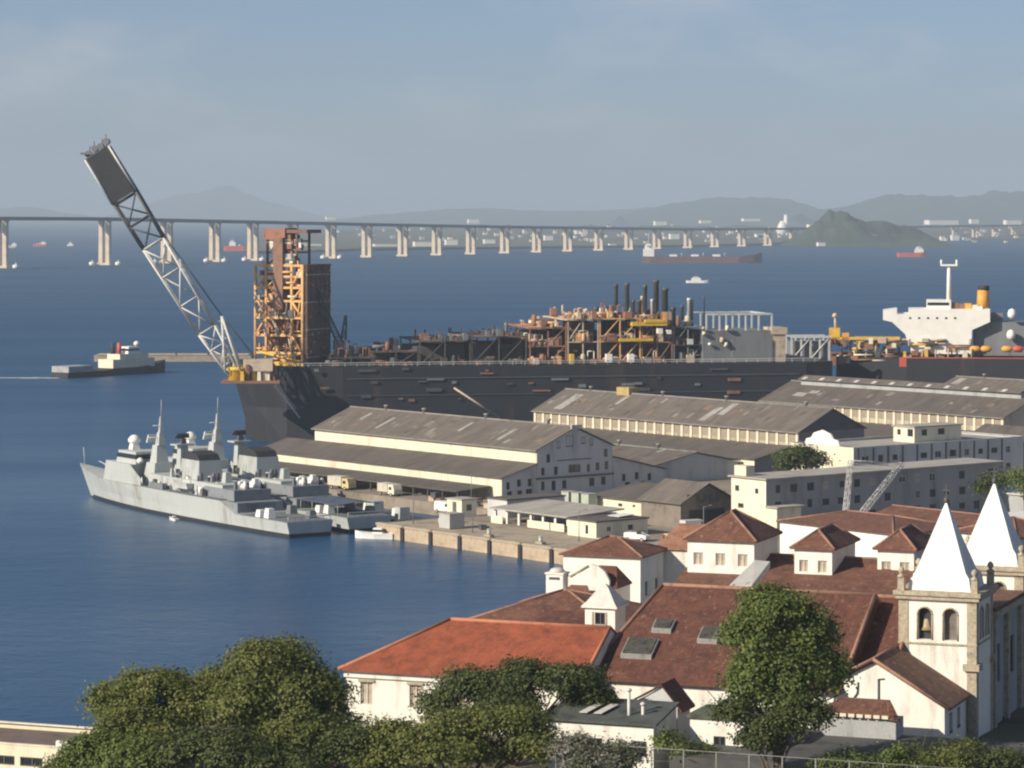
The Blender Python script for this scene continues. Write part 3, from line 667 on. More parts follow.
# first warehouse: cream nave, windowed gable towards the camera painted grey for its shade
gw = [(3.0, 10.2, 1.0, 1.7), (1.6, 7.6, 0.9, 1.6), (5.0, 7.6, 1.0, 1.7), (9.9, 7.8, 3.2, 1.6), (13.6, 7.7, 0.9, 1.6), (16.0, 7.9, 1.0, 1.6), (18.4, 8.0, 1.0, 1.7), (18.2, 10.6, 1.0, 1.7),
      (1.6, 4.7, 0.9, 1.8), (4.4, 4.6, 1.1, 2.0), (7.2, 4.7, 1.1, 1.7), (14.5, 4.8, 1.4, 1.7), (17.6, 4.9, 1.2, 1.7)]
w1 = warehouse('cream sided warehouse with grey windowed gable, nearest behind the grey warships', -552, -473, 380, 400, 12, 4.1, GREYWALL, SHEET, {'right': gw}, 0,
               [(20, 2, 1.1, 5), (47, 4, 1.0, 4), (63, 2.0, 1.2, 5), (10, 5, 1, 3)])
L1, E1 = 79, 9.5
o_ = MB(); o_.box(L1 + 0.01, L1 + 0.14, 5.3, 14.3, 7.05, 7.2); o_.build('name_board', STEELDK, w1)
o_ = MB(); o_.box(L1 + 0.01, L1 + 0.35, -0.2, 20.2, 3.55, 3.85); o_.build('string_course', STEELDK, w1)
MB().add([(0, -.02, 0), (L1, -.02, 0), (L1, -.02, E1 - .3), (0, -.02, E1 - .3)], [(0, 1, 2, 3)]).build('lit_side', CREAM, w1)  # lit side stays cream over walls greyed for shade
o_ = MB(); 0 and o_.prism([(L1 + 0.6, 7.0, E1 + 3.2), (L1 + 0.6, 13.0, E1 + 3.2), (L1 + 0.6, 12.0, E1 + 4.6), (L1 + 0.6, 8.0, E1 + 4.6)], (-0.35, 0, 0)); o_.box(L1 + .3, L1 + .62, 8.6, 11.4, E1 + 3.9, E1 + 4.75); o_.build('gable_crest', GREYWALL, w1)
for s_, z_, ww, hh in ((5.6, 9.4 + 1.0, 0.9, 1.4), (8.6, 11.0, 1.9, 2.2), (12.2, 11.0, 1.1, 1.3), (14.3, 10.6, 0.9, 1.4)):
    add_window(w1, (L1 + 0.02, s_, z_), R(90), ww, hh, 'd')
# grey sheet puts the shade of the gable end into its colour
gf = MB(); gf.add([(L1 + 0.015, 0, 8.9), (L1 + 0.015, 20, 8.9), (L1 + 0.015, 20, 9.5), (L1 + 0.015, 10, 13.55), (L1 + 0.015, 0, 9.5)], [(0, 1, 2, 3, 4)]); 
gf.build('gable_shade_face', GREYWALL, w1)
def aisle(label, p0, p1, q0, q1, e0, e1, wmat, rmat, wins=None, low_front=True, group='warehouse side aisles'):
    Lx, Ly = p1 - p0, q1 - q0
    if low_front:
        c = D(p0, q0); return building('warehouse_aisle', label, 'aisle', (c.x, c.y), DOCK, Lx, Ly, QZ, e0, 'shed', e1 - e0, 0.45, wmat, rmat, None, wins, 'd', group)
    c = D(p1, q1); return building('warehouse_aisle', label, 'aisle', (c.x, c.y), DOCK + math.pi, Lx, Ly, QZ, e1, 'shed', e0 - e1, 0.45, wmat, rmat, None, wins, 'd', group)
aw = [(1.6, 5.2, 0.9, 1.5), (4.4, 5.6, 1.0, 1.5), (7.2, 5.6, 1.0, 1.5), (2.0, 3.4, 1.3, 1.4), (4.6, 3.6, 1.2, 1.1), (7.0, 3.6, 1.6, 1.4)]
a1 = aisle('low side aisle with pale wall and dark roof along the cream warehouse, waterside', -562, -473, 371, 379.9, 6.7, 9.1, GREYWALL, SHEETDK, {'right': aw})
MB().add([(0, -.02, 0), (89, -.02, 0), (89, -.02, 4.1), (0, -.02, 4.1)], [(0, 1, 2, 3)]).build('lit_side', CREAM, a1)  # lit side cream; the grey walls carry the shade of the end
aisle('far side aisle with grey windowed end, right of the grey windowed gable', -552, -473, 400.1, 414.5, 9.6, 6.3, GREYWALL, SHEET, {'left': [(3, 5.2, 1.0, 1.5), (6.5, 5.4, 1.0, 1.5), (10, 5.0, 1.0, 1.5), (3.2, 8.0-.6, 1.2, 1.2), (4.0, 3.6, 1.4, 1.3), (8, 3.6, 1.4, 1.3)]}, False)
# open canopy along the water
ct = thing('quay_canopy', 'dark open canopy on posts between the warships and the waterside aisle', 'canopy', D(-556, 362, QZ), DOCK)
r_ = MB(); r_.slab([(0, 0, 2.0), (80, 0, 2.0), (80, 8.6, 2.6), (0, 8.6, 2.6)], 0.2); r_.build('roof', SHEETDK, ct)
pm = MB(); pm.box(-.15, .15, -.15, .15, 0, 1.8); me = pm.mesh('post', STEELDK)
for i in range(17): inst('post', me, ct, (0.4 + i * 4.95, 0.5, 0))
# middle shed roof between the two aisles
warehouse('low brown roofed shed in the gap between the two long warehouses', -556, -480, 417, 441.5, 6.2, 2.3, GREYWALL, SHEET, None, 0, [(66, 9.5, 1.0, 3), (30, 8, 1, 3)])
# second warehouse: lit side tan, shade of the gable painted dark
w2 = warehouse('long warehouse with louvred cream clerestory and dark plain gable, middle one of three', -566, -474, 454, 474, 12.2, 4.6, paint('gable_shade_tone', (0.17, 0.175, 0.18), 0.88, 0.2, 0.3, streak=1), SHEET, None, 3.1,
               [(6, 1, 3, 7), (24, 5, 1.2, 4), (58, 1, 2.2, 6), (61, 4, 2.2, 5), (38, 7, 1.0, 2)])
MB().add([(0, -.001, 0), (92, -.001, 0), (92, -.001, 9.4), (0, -.001, 9.4)], [(0, 1, 2, 3)]).build('lit_side', paint('tan_wall', (0.42, 0.36, 0.27), 0.85, 0.25, 0.3, streak=1), w2)
m_ = MB(); m_.prism([(92.02, 0.2, E1 + .2), (92.02, 19.8, E1 + .2), (92.02, 10, 14.2)], (0.05, 0, 0)); m_.build('gable_shade_sheet', STEELDK, w2)  # dark sheet deepens the shade painted on the gable
m_ = MB(); m_.box(20, 24.5, 9, 12, 13.9, 16.0); m_.build('roof_ventilator', paint('dull_yellow', (.42, .31, .12), .8, .2), w2)
a2_ = aisle('side aisle of the middle long warehouse with cream wall and pale gutter', -566, -476, 442.7, 453.9, 6.6, 8.9, paint('gable_shade_tone', (.17, .175, .18)), SHEETDK, None)  # dark walls put the shade of the aisle end into colour
MB().add([(0, -.02, 0), (90, -.02, 0), (90, -.02, 4.0), (0, -.02, 4.0)], [(0, 1, 2, 3)]).build('lit_side', CREAM, a2_)
aisle('far side aisle of the middle long warehouse', -560, -476, 474.1, 486, 8.6, 6.4, GREYWALL, SHEETDK, None, False)
# third warehouse with a roof monitor
w3 = warehouse('long warehouse with raised roof monitor and white pilasters, right of the middle one', -563, -480, 526, 548, 12.0, 4.4, paint('tan_wall2', (0.46, 0.39, 0.30), 0.85, 0.2, 0.3, streak=1), SHEETDK, None, 2.9, [(8, 3, 4, 2.0), (12, 5.0, 3, 1.5)])
m_ = MB(); m_.box(5, 80, 9.2, 12.8, 13.0, 14.9); m_.build('monitor_wall', BLUEWALL, w3)
m_ = MB(); m_.slab([(4.5, 8.4, 14.9), (80.5, 8.4, 14.9), (80.5, 11, 15.9), (4.5, 11, 15.9)], 0.15); m_.slab([(80.5, 13.6, 14.9), (4.5, 13.6, 14.9), (4.5, 11, 15.9), (80.5, 11, 15.9)], 0.15); m_.build('monitor_roof', SHEET, w3)
for x in np.arange(6, 80, 6.2):
    m_ = MB(); m_.slab([(x, 8.38, 15.02), (x + 1.4, 8.38, 15.02), (x + 1.4, 9.6, 15.5), (x, 9.6, 15.5)], 0.05); m_.build('roof_patch', PALESHEET, w3)
aisle('near side aisle of the warehouse with the roof monitor', -560, -484, 512, 525.9, 6.4, 8.2, CREAM, SHEETDK, None)
warehouse('far grey roofed warehouse at the right edge behind the monitor roof', -556, -470, 580, 602, 12.0, 4.0, GREYWALL, SHEET, None, 0, [(2, 1, 2.5, 9), (40, 6, 2, 3), (60, 6, 2, 3)])

# ================================================================== NAVY OFFICE BLOCKS
def rows(n, s0, ds, zs, w_, h_, kind='d', seed=5):
    r_ = random.Random(seed + n); return [(s0 + i * ds + r_.uniform(-.12, .12), z, w_ * r_.choice([1, 1, .75, 1.1]), h_ * r_.choice([1, 1, .8]), r_.choice(['d', 'd', 'd', 'g', 's'])) for z in zs for i in range(n) if r_.random() < .9]
c = D(-404, 370)
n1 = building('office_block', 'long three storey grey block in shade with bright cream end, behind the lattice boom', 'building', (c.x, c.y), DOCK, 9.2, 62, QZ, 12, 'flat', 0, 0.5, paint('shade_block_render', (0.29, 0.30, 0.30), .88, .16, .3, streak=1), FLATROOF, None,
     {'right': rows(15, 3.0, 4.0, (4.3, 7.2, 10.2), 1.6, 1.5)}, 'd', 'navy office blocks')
m_ = MB(); m_.add([(0.0, -0.02, 0), (9.2, -0.02, 0), (9.2, -0.02, 9.5), (0, -0.02, 9.5)], [(0, 1, 2, 3)]); m_.build('lit_end', CREAM, n1)  # cream lit end; shade of the long side is put into the wall grey
for s_, z_, w_, h_ in ((1.6, 7.6, 1.0, .9), (2.6, 4.5, 1.4, .7), (6.8, 7.4, .8, .8)): add_window(n1, (s_, -0.1, z_), 0, w_, h_, 'd')
m_ = MB(); m_.box(9.25, 12.0, 0.0, 6.0, 0, 4.6); m_.build('annex_wall', CREAM, n1); m_ = MB(); m_.box(9.26, 12.6, -.4, 6.6, 4.61, 4.85); m_.build('annex_roof', FLATROOF, n1)
m_ = MB(); m_.box(0.5, 3.6, 0.3, 2.4, 9.8, 11.6); m_.build('stair_head', CREAM, n1)
c = D(-446, 425)
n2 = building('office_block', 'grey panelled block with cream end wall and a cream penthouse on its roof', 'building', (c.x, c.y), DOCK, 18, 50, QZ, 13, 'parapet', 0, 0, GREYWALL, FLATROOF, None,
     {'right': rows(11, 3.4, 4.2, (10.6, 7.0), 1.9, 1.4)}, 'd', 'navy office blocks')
m_ = MB(); m_.add([(0, -0.02, 0), (18, -0.02, 0), (18, -0.02, 10.5), (0, -0.02, 10.5)], [(0, 1, 2, 3)]); m_.build('lit_end', CREAM, n2)
gp = [(4, 0), (14, 0), (13.6, 1.0), (12.2, 1.3), (11.4, 2.3), (9, 3.0), (6.6, 2.3), (5.8, 1.3), (4.4, 1.0)]
MB().prism([(x, -.03, 10.65 + z) for x, z in gp], (0, .4, 0)).build('curved_gable', WHITE, n2)
pm = MB(); pm.box(-.12, .12, -.15, .15, 3, 10.4); me = pm.mesh('panel_joint', STEELDK)
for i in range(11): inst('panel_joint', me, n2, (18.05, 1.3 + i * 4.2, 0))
c = D(-440, 448.5)
building('penthouse', 'small cream rooftop penthouse on the panelled grey block', 'building', (c.x, c.y), DOCK, 6, 14, 12.45, 15.7, 'flat', 0, .3, CREAM, FLATROOF, None, {'front': [(4.8, 14.6, 1.6, 1.6, 'd'), (1.6, 14.6, 1.0, 1.2, 'd')], 'right': [(3, 14.6, 1.6, 1.3, 'd'), (8, 14.6, 2.0, 1.3, 'd')]}, 'd')
c = D(-447, 477)
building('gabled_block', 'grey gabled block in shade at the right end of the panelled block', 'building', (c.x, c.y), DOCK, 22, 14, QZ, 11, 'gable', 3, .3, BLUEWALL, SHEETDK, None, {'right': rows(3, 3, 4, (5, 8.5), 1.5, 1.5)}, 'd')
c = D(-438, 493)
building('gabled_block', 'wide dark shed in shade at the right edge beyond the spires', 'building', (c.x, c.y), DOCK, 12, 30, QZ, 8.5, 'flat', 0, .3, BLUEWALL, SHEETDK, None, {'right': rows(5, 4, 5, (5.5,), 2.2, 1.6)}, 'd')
# open dark shed and its neighbours
c = D(-421, 363)
sh1 = building('boat_shed', 'dark open ended shed with shaded front left of the cream end wall', 'shed', (c.x, c.y), DOCK, 11, 13, QZ, 7.0, 'gable', 3.2, .6, paint('shed_timber', (0.20, 0.17, 0.14), .9, .25, .4), SHEET, None, {'right': [(6.5, 4.2, 9, 3.0, 'o'), (2.2, 8.0, 1, 1, 'd')]}, 'd')  # black pane across the open end paints the dark inside
for y in (4.4, 5.9, 7.4, 8.9): add_window(sh1, (11.05, y, 5.3), R(90), .8, 1.2, 'd')
c = D(-446, 371.5)
building('store', 'low store with cream lit wall and dark lean roof behind the open sided shed', 'shed', (c.x, c.y), DOCK, 24, 13, QZ, 5.2, 'shed', 1.8, .5, CREAM, SHEETDK, None, {'front': [(9, 4.2, 1.2, .6, 'd'), (13, 4.3, .7, .5, 'd')]}, 'd')
# three pale green storage tanks side by side
for i, lab in enumerate(('left of three pale green upright storage bins beside the grey gable', 'middle of three pale green upright storage bins', 'right of three pale green upright storage bins, next to the cream store wall')):
    pos = D(-449.5 + i * 3.0, 369.2, QZ); t = thing('storage_bin', lab, 'bin', pos, DOCK, 'pale green storage bins')
    m_ = MB(); m_.box(-1.1, 1.1, -1.1, 1.1, 0.15, 3.4); m_.build('body', GREENGREY, t)
    m_ = MB(); m_.box(-1.18, 1.18, -1.18, 1.18, 3.41, 3.6); m_.build('lid', FLATROOF, t)
    for x in (-.9, -.45, 0, .45, .9): MB().box(x - .06, x + .06, -1.18, -1.105, .3, 3.3).build('rib', GREENGREY, t)
# open sided shed near the quay
os_ = thing('open_shed', 'pale roofed open shed on white posts with white low walls by the quay', 'shed', D(-440, 343, QZ), DOCK)
m_ = MB(); m_.slab([(-.5, -.5, 2.75), (22.5, -.5, 2.75), (22.5, 13, 3.5), (-.5, 13, 3.5)], .25); m_.build('roof', SHEETLT, os_)
pm = MB(); pm.box(-.25, .25, -.2, .2, 0, 2.45); me = pm.mesh('post', WHITE)
for i in range(7): inst('post', me, os_, (.3 + i * 3.55, .4, 0))
for i in range(4): inst('post', me, os_, (.3 + i * 7.2, 12.4, 0))
for i in range(3): inst('post', me, os_, (21.8, 3.4 + i * 3.0, 0))
for x0, x1 in ((.2, 3.6), (11, 17.4), (17.7, 21.6)): m_ = MB(); m_.box(x0, x1, -.6, -.4, 0, 1.35); m_.build('low_wall', CREAM, os_)
m_ = MB(); m_.box(.3, 21.6, 9.6, 9.9, 0, 2.4); m_.build('back_wall', BLUEWALL, os_)
c = D(-414.5, 340)
gh = building('guard_house', 'cream guard house with tan side and dark lean roof at the quay', 'building', (c.x, c.y), DOCK, 8, 12, QZ, 5.3, 'flat', 0, .25, CREAM, SHEETDK, None, {'front': [(5.4, 3.9, .8, 1.6, 'd')], 'right': [(3.0, 4.0, 1.0, .9, 'g'), (8.0, 4.0, 1.2, .9, 'd')]}, 'd')
m_ = MB(); m_.slab([(3.5, 6.5, 3.35), (6.6, 6.5, 3.35), (6.6, 10.2, 3.6), (3.5, 10.2, 3.6)], .08); m_.build('roof_patch', SHIPWHITE, gh)
c = D(-455.5, 344)
building('kiosk', 'small cream kiosk with glazed middle on the quay near the moored warships', 'kiosk', (c.x, c.y), DOCK, 4.6, 3.6, QZ, 5.6, 'flat', 0, .15, CREAM, FLATROOF, None, {'front': [(2.3, 4.2, 1.3, 2.2, 'g')], 'right': [(1.8, 4.2, 1.3, 1.2, 'd')]}, 'g')
c = D(-450, 349.5)
building('quay_office', 'low grey office with two dark windows behind the cream kiosk', 'building', (c.x, c.y), DOCK, 6, 14, QZ, 5.8, 'flat', 0, .2, GREYWALL, SHEETDK, None, {'right': [(3, 4.4, 1.2, 1.2, 'd'), (6.2, 4.6, 1.2, 1.2, 'd'), (10, 4.5, 1.2, 1.2, 'd')]}, 'd')
gb = thing('equipment_cabinet', 'light grey metal cabinet standing at the quay edge below the kiosk', 'cabinet', D(-437.5, 328.6, QZ), DOCK)
MB().box(0, 3.2, 0, 3.4, 0.12, 2.7).build('body', paint('cabinet_grey', (.42, .42, .40), .6, .08), gb); MB().box(-.1, 3.3, -.1, 3.5, 2.71, 2.85).build('lid', FLATROOF, gb); MB().box(.2, 3.0, .2, 3.2, 0, .12).build('plinth', CONC, gb)
for i, (p_, q_, lab) in enumerate(((-420, 326.5, 'cream mooring bollard block on the quay below the open shed'), (-405, 326.2, 'pale winch on the quay edge just left of the hipped monastery pavilion'))):
    t = thing('quay_winch', lab, 'winch', D(p_, q_, QZ), DOCK)
    MB().box(-.9, .9, -.5, .5, 0, .5).build('base', CONC, t); MB().lathe([(.45, 0), (.35, .5), (.35, .9), (.5, 1.0)], 10, (0, 0, .5)).build('drum', STEELLT, t)
# vehicles on the dock
def vehicle(label, pos, rz, body, L_=5.2, Wd=2.0, Hh=2.2, cab=True, box=False, group='vehicles on the dock', name='van'):
    t = thing(name, label, 'truck' if box else 'van', pos, rz, group)
    b_ = MB(); pr = [(-L_/2, .45), (L_/2, .45), (L_/2, 1.05), (L_/2 - .7, 1.25), (L_/2 - 1.35, Hh if not box else 2.3), (-L_/2 + (2.4 if box else .1), Hh if not box else 2.3), (-L_/2, 1.0)]
    if box: pr = [(L_/2 - 2.1, .45), (L_/2, .45), (L_/2, 1.4), (L_/2 - .4, 2.4), (L_/2 - 2.1, 2.4)]
    b_.prism([(x, -Wd/2, z) for x, z in pr], (0, Wd, 0)); b_.build('cab' if box else 'body', body, t)
    if box: MB().box(-L_/2, L_/2 - 2.2, -Wd/2 - .1, Wd/2 + .1, .8, Hh + .9).build('cargo_box', paint('truck_box', (.58, .54, .44), .7, .15), t)
    for sy in (-1, 1): MB().box(L_/2 - 1.75, L_/2 - .85, sy * (Wd/2 + .005) - .02, sy * (Wd/2 + .005) + .02, 1.3, 1.9).build('side_window', GLASS, t)
    for sx in (-.32, .32):
        for sy in (-1, 1):
            wv_ = MB(); wv_.tube((sx * L_, sy * (Wd/2 - .18), .36), (sx * L_, sy * (Wd/2 + .06), .36), .36, n=12); w_o = wv_.build('wheel', RUBBER, t)
            MB().tube((sx * L_, sy * (Wd/2 + .062), .36), (sx * L_, sy * (Wd/2 + .075), .36), .18, n=8).build('rim', STEELLT, w_o)
    return t
vehicle('cream box truck parked under the edge of the quay canopy', D(-494.5, 358.9, QZ), DOCK, CREAM, 5.6, 2.1, 1.6, box=True, name='truck')
vehicle('yellowish crane truck parked behind the grey warship sterns', D(-512, 359.3, QZ), DOCK + .1, paint('cream_truck', (.62, .5, .25), .5, .1), 6.5, 2.2, 1.8, box=True, name='truck')
vehicle('white van parked beside the cream kiosk', D(-459, 346.5, QZ), DOCK, SHIPWHITE)
vehicle('white van in the yard left of the dark open ended shed', D(-424, 357.5, QZ), DOCK + .3, SHIPWHITE)
vehicle('grey van in the yard below the dark open ended shed', D(-404, 361, QZ), DOCK + 1.4, STEELLT)
vehicle('white van in the shaded yard at the foot of the long grey block', D(-390, 385, QZ), DOCK + 1.5, SHIPWHITE)
vehicle('white van beside the trees under the shaded gabled block', D(-405, 452, QZ), DOCK + 1.5, SHIPWHITE, 6, 2.3, 2.6)
# lattice booms lying beside the long grey block
lc = thing('lattice_crane', 'pale lattice crane with two raised booms in front of the long grey block', 'crane', D(-383, 381, QZ), DOCK)
MB().box(-3, 3, -1.6, 1.6, .7, 1.5).build('chassis', YELLOW, lc); MB().box(-1.6, 1.4, -1.3, 1.3, 1.5, 3.6).build('cab', CREAM, lc)
for sy in (-1, 1): MB().box(-3.2, 3.2, sy * 1.75 - .35, sy * 1.75 + .35, 0, .9).build('track', RUBBER, lc)
m_ = MB(); truss(m_, (0, 0, 2.5), (-4, 15.5, 11.5), .8, .7, (1, .25, 0), (0, -.5, .86), 12, .075, .045); m_.build('boom', STEELLT, lc)
m_ = MB(); truss(m_, (1, -4, 1.5), (-7, 5.5, 12.2), .8, .7, (.8, .5, 0), (0, -.5, .86), 12, .075, .045); m_.build('second_boom', STEELLT, lc)
m_ = MB(); truss(m_, (-7, 5.5, 12.2), (-6, 14, 11.5), .6, .5, (1, 0, 0), (0, 0, 1), 6, .07, .04); m_.build('jib', STEELLT, lc)
# long pale roof near the right spire and yard sheds
c = D(-352, 372)
building('long_shed', 'long low shed with bright white flat roof right behind the near spire', 'shed', (c.x, c.y), DOCK, 16, 34, QZ, 8.2, 'flat', 0, .6, CREAM, SHIPWHITE, None, {'right': rows(6, 3, 5, (5.5,), 2, 1.4)}, 'd')
c = D(-398, 432)
building('yard_store', 'small dark store with bright pale eave near the trees behind the spires', 'shed', (c.x, c.y), DOCK, 9, 14, QZ, 6.0, 'flat', 0, .4, BLUEWALL, PALESHEET, None, None, 'd')

# ================================================================== WARSHIPS
def corvette(label, loc, rz):
    t = thing('warship', label, 'warship', loc, rz, 'grey warships moored side by side')
    LH = 98.0
    st = [(0,4.9,2.9,4.3,-1.5),(8,5.3,2.9,4.8,-2),(19,5.6,2.9,5.2,-2),(19.2,5.6,2.95,5.2,-2),(25,5.8,5.0,5.4,-2.5),(40,5.9,5.0,5.5,-3),(58,5.7,5.1,5.1,-3),(70,5.1,5.0,4.0,-3),(82,3.9,5.0,2.5,-3),(92,2.2,5.8,1.0,-3,-1.5),(100,0.25,6.7,0.08,-1.5,-5.5)]
    hull(MB(), st).build('hull', NAVY, t)
    b_ = MB(); n = len(st)
    for sg in (-1, 1):
        vs = []; 
        for x, hd, zd, hw, zb in [(q[0] + (q[5] if len(q) > 5 else 0), *q[1:5]) for q in st]: vs += [(x, sg * (hw + .05), -.3), (x, sg * (hw + (hd - hw) * .12 + .05), .75)]
        b_.add(vs, [(2*k, 2*k+2, 2*k+3, 2*k+1) for k in range(n-1)])
    b_.add([(-.04, -4.3, -.3), (-.04, 4.3, -.3), (-.04, 4.4, .75), (-.04, -4.4, .75)], [(0, 1, 2, 3)]); b_.build('boot_topping', BOOT, t)
    dkm = MB(); dkm.box(.3, 18.5, -5.0, 5.0, 2.91, 2.95); dkm.box(25.2, 64, -5.5, 5.5, 5.13, 5.17); dkm.build('deck', NAVYDK, t)
    f_ = MB(); f_.box(.15, .45, -4.5, 4.5, 3.7, 3.85)
    for y in np.linspace(-4.5, 4.5, 7): f_.tube((.3, y, 2.9), (.3, y, 3.85), .06)
    f_.build('stern_rail', NAVY, t)
    # hull flush forward block and bridge
    s_ = MB(); s_.prism([(60, -5.45, 5.12), (80.5, -3.95, 5.02), (79.5, -3.8, 9.0), (66, -5.0, 9.0), (60.5, -5.3, 6.6)], (0, .2, 0))
    s_.prism([(60, 5.45, 5.12), (80.5, 3.95, 5.02), (79.5, 3.8, 9.0), (66, 5.0, 9.0), (60.5, 5.3, 6.6)], (0, -.2, 0))
    s_.add([(66, -4.9, 5.1), (80.3, -3.8, 5.1), (79.3, -3.7, 8.95), (66, -4.9, 8.95), (66, 4.9, 5.1), (80.3, 3.8, 5.1), (79.3, 3.7, 8.95), (66, 4.9, 8.95)], [(0,1,2,3),(5,4,7,6),(1,5,6,2),(4,0,3,7),(3,2,6,7)])
    s_.build('forward_block', NAVY, t)
    br = MB(); br.tbox(70.5, 0, 8.96, 11.4, 4.6, 3.6, 4.0, 3.3); bo = br.build('bridge', NAVY, t)
    MB().tbox(70.5, 0, 10.0, 10.9, 4.47, 3.56, 4.28, 3.48).build('bridge_windows', GLASS, bo)
    d_ = MB(); d_.tbox(74, 0, 11.41, 12.6, .9, .9, .7, .7); d_.lathe([(.2, 0), (1.3, .5), (1.3, 1.1), (.7, 1.8), (0.05, 2.0)], 10, (74, 0, 12.4)); d_.build('fire_control', SHIPWHITE, bo)
    # gun
    g = MB(); g.lathe([(1.9, 0), (2.0, .6), (1.9, 1.6), (1.4, 2.5), (.6, 3.0)], 14, (83.8, 0, 5.2)); go = g.build('gun_shield', SHIPWHITE, t)
    MB().tube((85.3, 0, 6.9), (91, 0, 7.8), .13, .09).build('barrel', STEELLT, go)
    j = MB(); j.tube((98, 0, 6.5), (98.6, 0, 10.2), .07); j.build('jack_staff', STEELLT, t)
    # fore mast
    mm_ = MB(); mm_.tbox(62.5, 0, 5.1, 9.5, 2.6, 2.6, 1.9, 1.9); mm_.tbox(62.5, 0, 9.5, 13.0, 1.5, 1.4, 1.0, 1.0); mm_.tbox(62.0, 0, 13.0, 15.6, .8, .8, .5, .5); mm_.tbox(61.8, 0, 15.6, 18.8, .42, .42, .18, .18); mo = mm_.build('fore_mast', NAVY, t)
    MB().tube((61.8, 0, 18.8), (61.6, 0, 22.2), .06).build('pole', STEELLT, mo)
    y_ = MB(); y_.tube((62, -3.0, 14.6), (62, 3.0, 14.6), .1); y_.tube((61.8, -1.8, 17.0), (61.8, 1.8, 17.0), .08); y_.build('yard', STEELLT, mo)
    MB().prism([(64.6, -1.8, 13.4), (64.6, 1.8, 13.4), (64.2, 1.6, 15.0), (64.2, -1.6, 15.0)], (.3, 0, 0)).build('radar', SHIPWHITE, mo)
    for sy in (-1, 1): MB().lathe([(.2, 0), (.75, .4), (.75, .9), (.2, 1.3)], 8, (66, sy * 2.6, 9.0)).build('radome', SHIPWHITE, mo)
    # waist, boats, tower mast and funnel
    w_ = MB(); w_.box(28, 60, -3.6, 3.6, 5.14, 7.6); w_.build('deckhouse', NAVY, t)
    a_ = MB(); a_.tbox(52, 0, 7.61, 13.6, 1.0, 1.1, .75, .8); a_.box(50.6, 53.6, -2.0, 2.0, 13.6, 13.9); ao = a_.build('tower_mast', NAVY, t)
    r2 = MB(); r2.tbox(52, 0, 14.0, 15.0, .6, .6, .5, .5); r2.prism([(52.4, -1.7, 15.0), (52.4, 1.7, 15.0), (51.8, 1.3, 16.0), (51.8, -1.3, 16.0)], (.2, 0, 0)); r2.build('search_radar', STEELDK, ao)
    fu = MB(); fu.tbox(44, 0, 7.61, 11.4, 4.2, 2.7, 3.8, 2.4); fo = fu.build('funnel', NAVY, t)
    c_ = MB(); c_.prism([(40.2, -2.3, 11.42), (47.8, -2.3, 11.42), (47.0, -2.2, 12.6), (44, -2.2, 13.1), (41.0, -2.2, 12.5)], (0, 4.6, 0)); c_.build('funnel_cap', SOOTSHADE, fo)
    for sy in (-1, 1):
        bt = MB(); hull(bt, [(0, .8, 1.1, .5, .1), (1.5, 1.1, 1.0, .7, 0), (5, 1.0, 1.0, .7, 0), (7, .15, 1.4, .1, .2)]); bo2 = bt.build('ship_boat', STEELLT if sy > 0 else NAVYDK, t, (40, sy * 4.6, 6.0))
        dv_ = MB()
        for x in (1.5, 5.5): dv_.tube((x, -sy * .9, -.9), (x, -sy * .9, 2.2), .12); dv_.tube((x, -sy * .9, 2.2), (x, sy * .3, 2.7), .12)
        dv_.build('davit', NAVY, bo2)
        MB().box(50, 56, sy * 5.0 - .5, sy * 5.0 + .5, 5.2, 6.3).build('locker', NAVYDK, t)
        MB().lathe([(.55, 0), (.55, 1.6)], 8, (35.5, sy * 4.4, 5.2)).build('life_raft', SHIPWHITE, t)
    h_ = MB(); h_.box(22.5, 35, -4.0, 4.0, 5.0, 7.0); h_.box(19.4, 25.3, -4.9, 4.9, 2.96, 4.9); ho_ = h_.build('hangar', paint('navy_mid_grey', (.20, .215, .23), .7, .15), t)
    crr = random.Random(77)
    for k in range(34):
        x, y = crr.uniform(23.5, 39), crr.choice([-1, 1]) * crr.uniform(.5, 5.0); zc = 7.01 if abs(y) < 3.7 and x < 34.5 else (7.62 if abs(y) < 3.3 else 5.18); s1 = crr.uniform(.3, .8); hh_ = crr.uniform(.5, 1.7); m_ = MB()
        if crr.random() < .5: m_.tbox(x, y, zc, zc + hh_, s1, s1 * .8, s1 * .8, s1 * .6)
        else: m_.lathe([(s1 * .6, 0), (s1 * .7, hh_ * .5), (s1 * .3, hh_)], 8, (x, y, zc))
        m_.build('deck_fitting', crr.choice([NAVY, SHIPWHITE, NAVYDK, SOOTSHADE, NAVYDK]), t)
    MB().box(19.35, 19.39, -3.2, 3.2, 3.1, 4.7).build('hangar_door', NAVYDK, ho_)
    MB().tbox(33, 0, 7.01, 9.6, .9, .9, .6, .6).build('aft_director', NAVY, ho_)
    aa = MB(); aa.lathe([(1.0, 0), (1.1, .8), (.6, 1.7)], 10, (26, 0, 7.01)); aa.tube((26, -.3, 8.0), (23.4, -.3, 8.8), .07); aa.tube((26, .3, 8.0), (23.4, .3, 8.8), .07); aa.build('aft_gun', NAVY, ho_)
    for k in range(46):
        x, y = crr.uniform(36, 66), crr.choice([-1, 1]) * crr.uniform(2.6, 5.2); zc = 7.61 if abs(y) < 3.5 and x < 60 else 5.18; s1 = crr.uniform(.2, .6); hh_ = crr.uniform(.6, 2.4); m_ = MB()
        if crr.random() < .45: m_.tbox(x, y, zc, zc + hh_ * .7, s1, s1 * .8, s1 * .8, s1 * .6)
        elif crr.random() < .5: m_.tube((x, y, zc), (x + crr.uniform(-.8, .8), y, zc + hh_ * 1.6), .09, n=5)
        else: m_.lathe([(s1 * .6, 0), (s1 * .7, hh_ * .5), (s1 * .3, hh_)], 8, (x, y, zc))
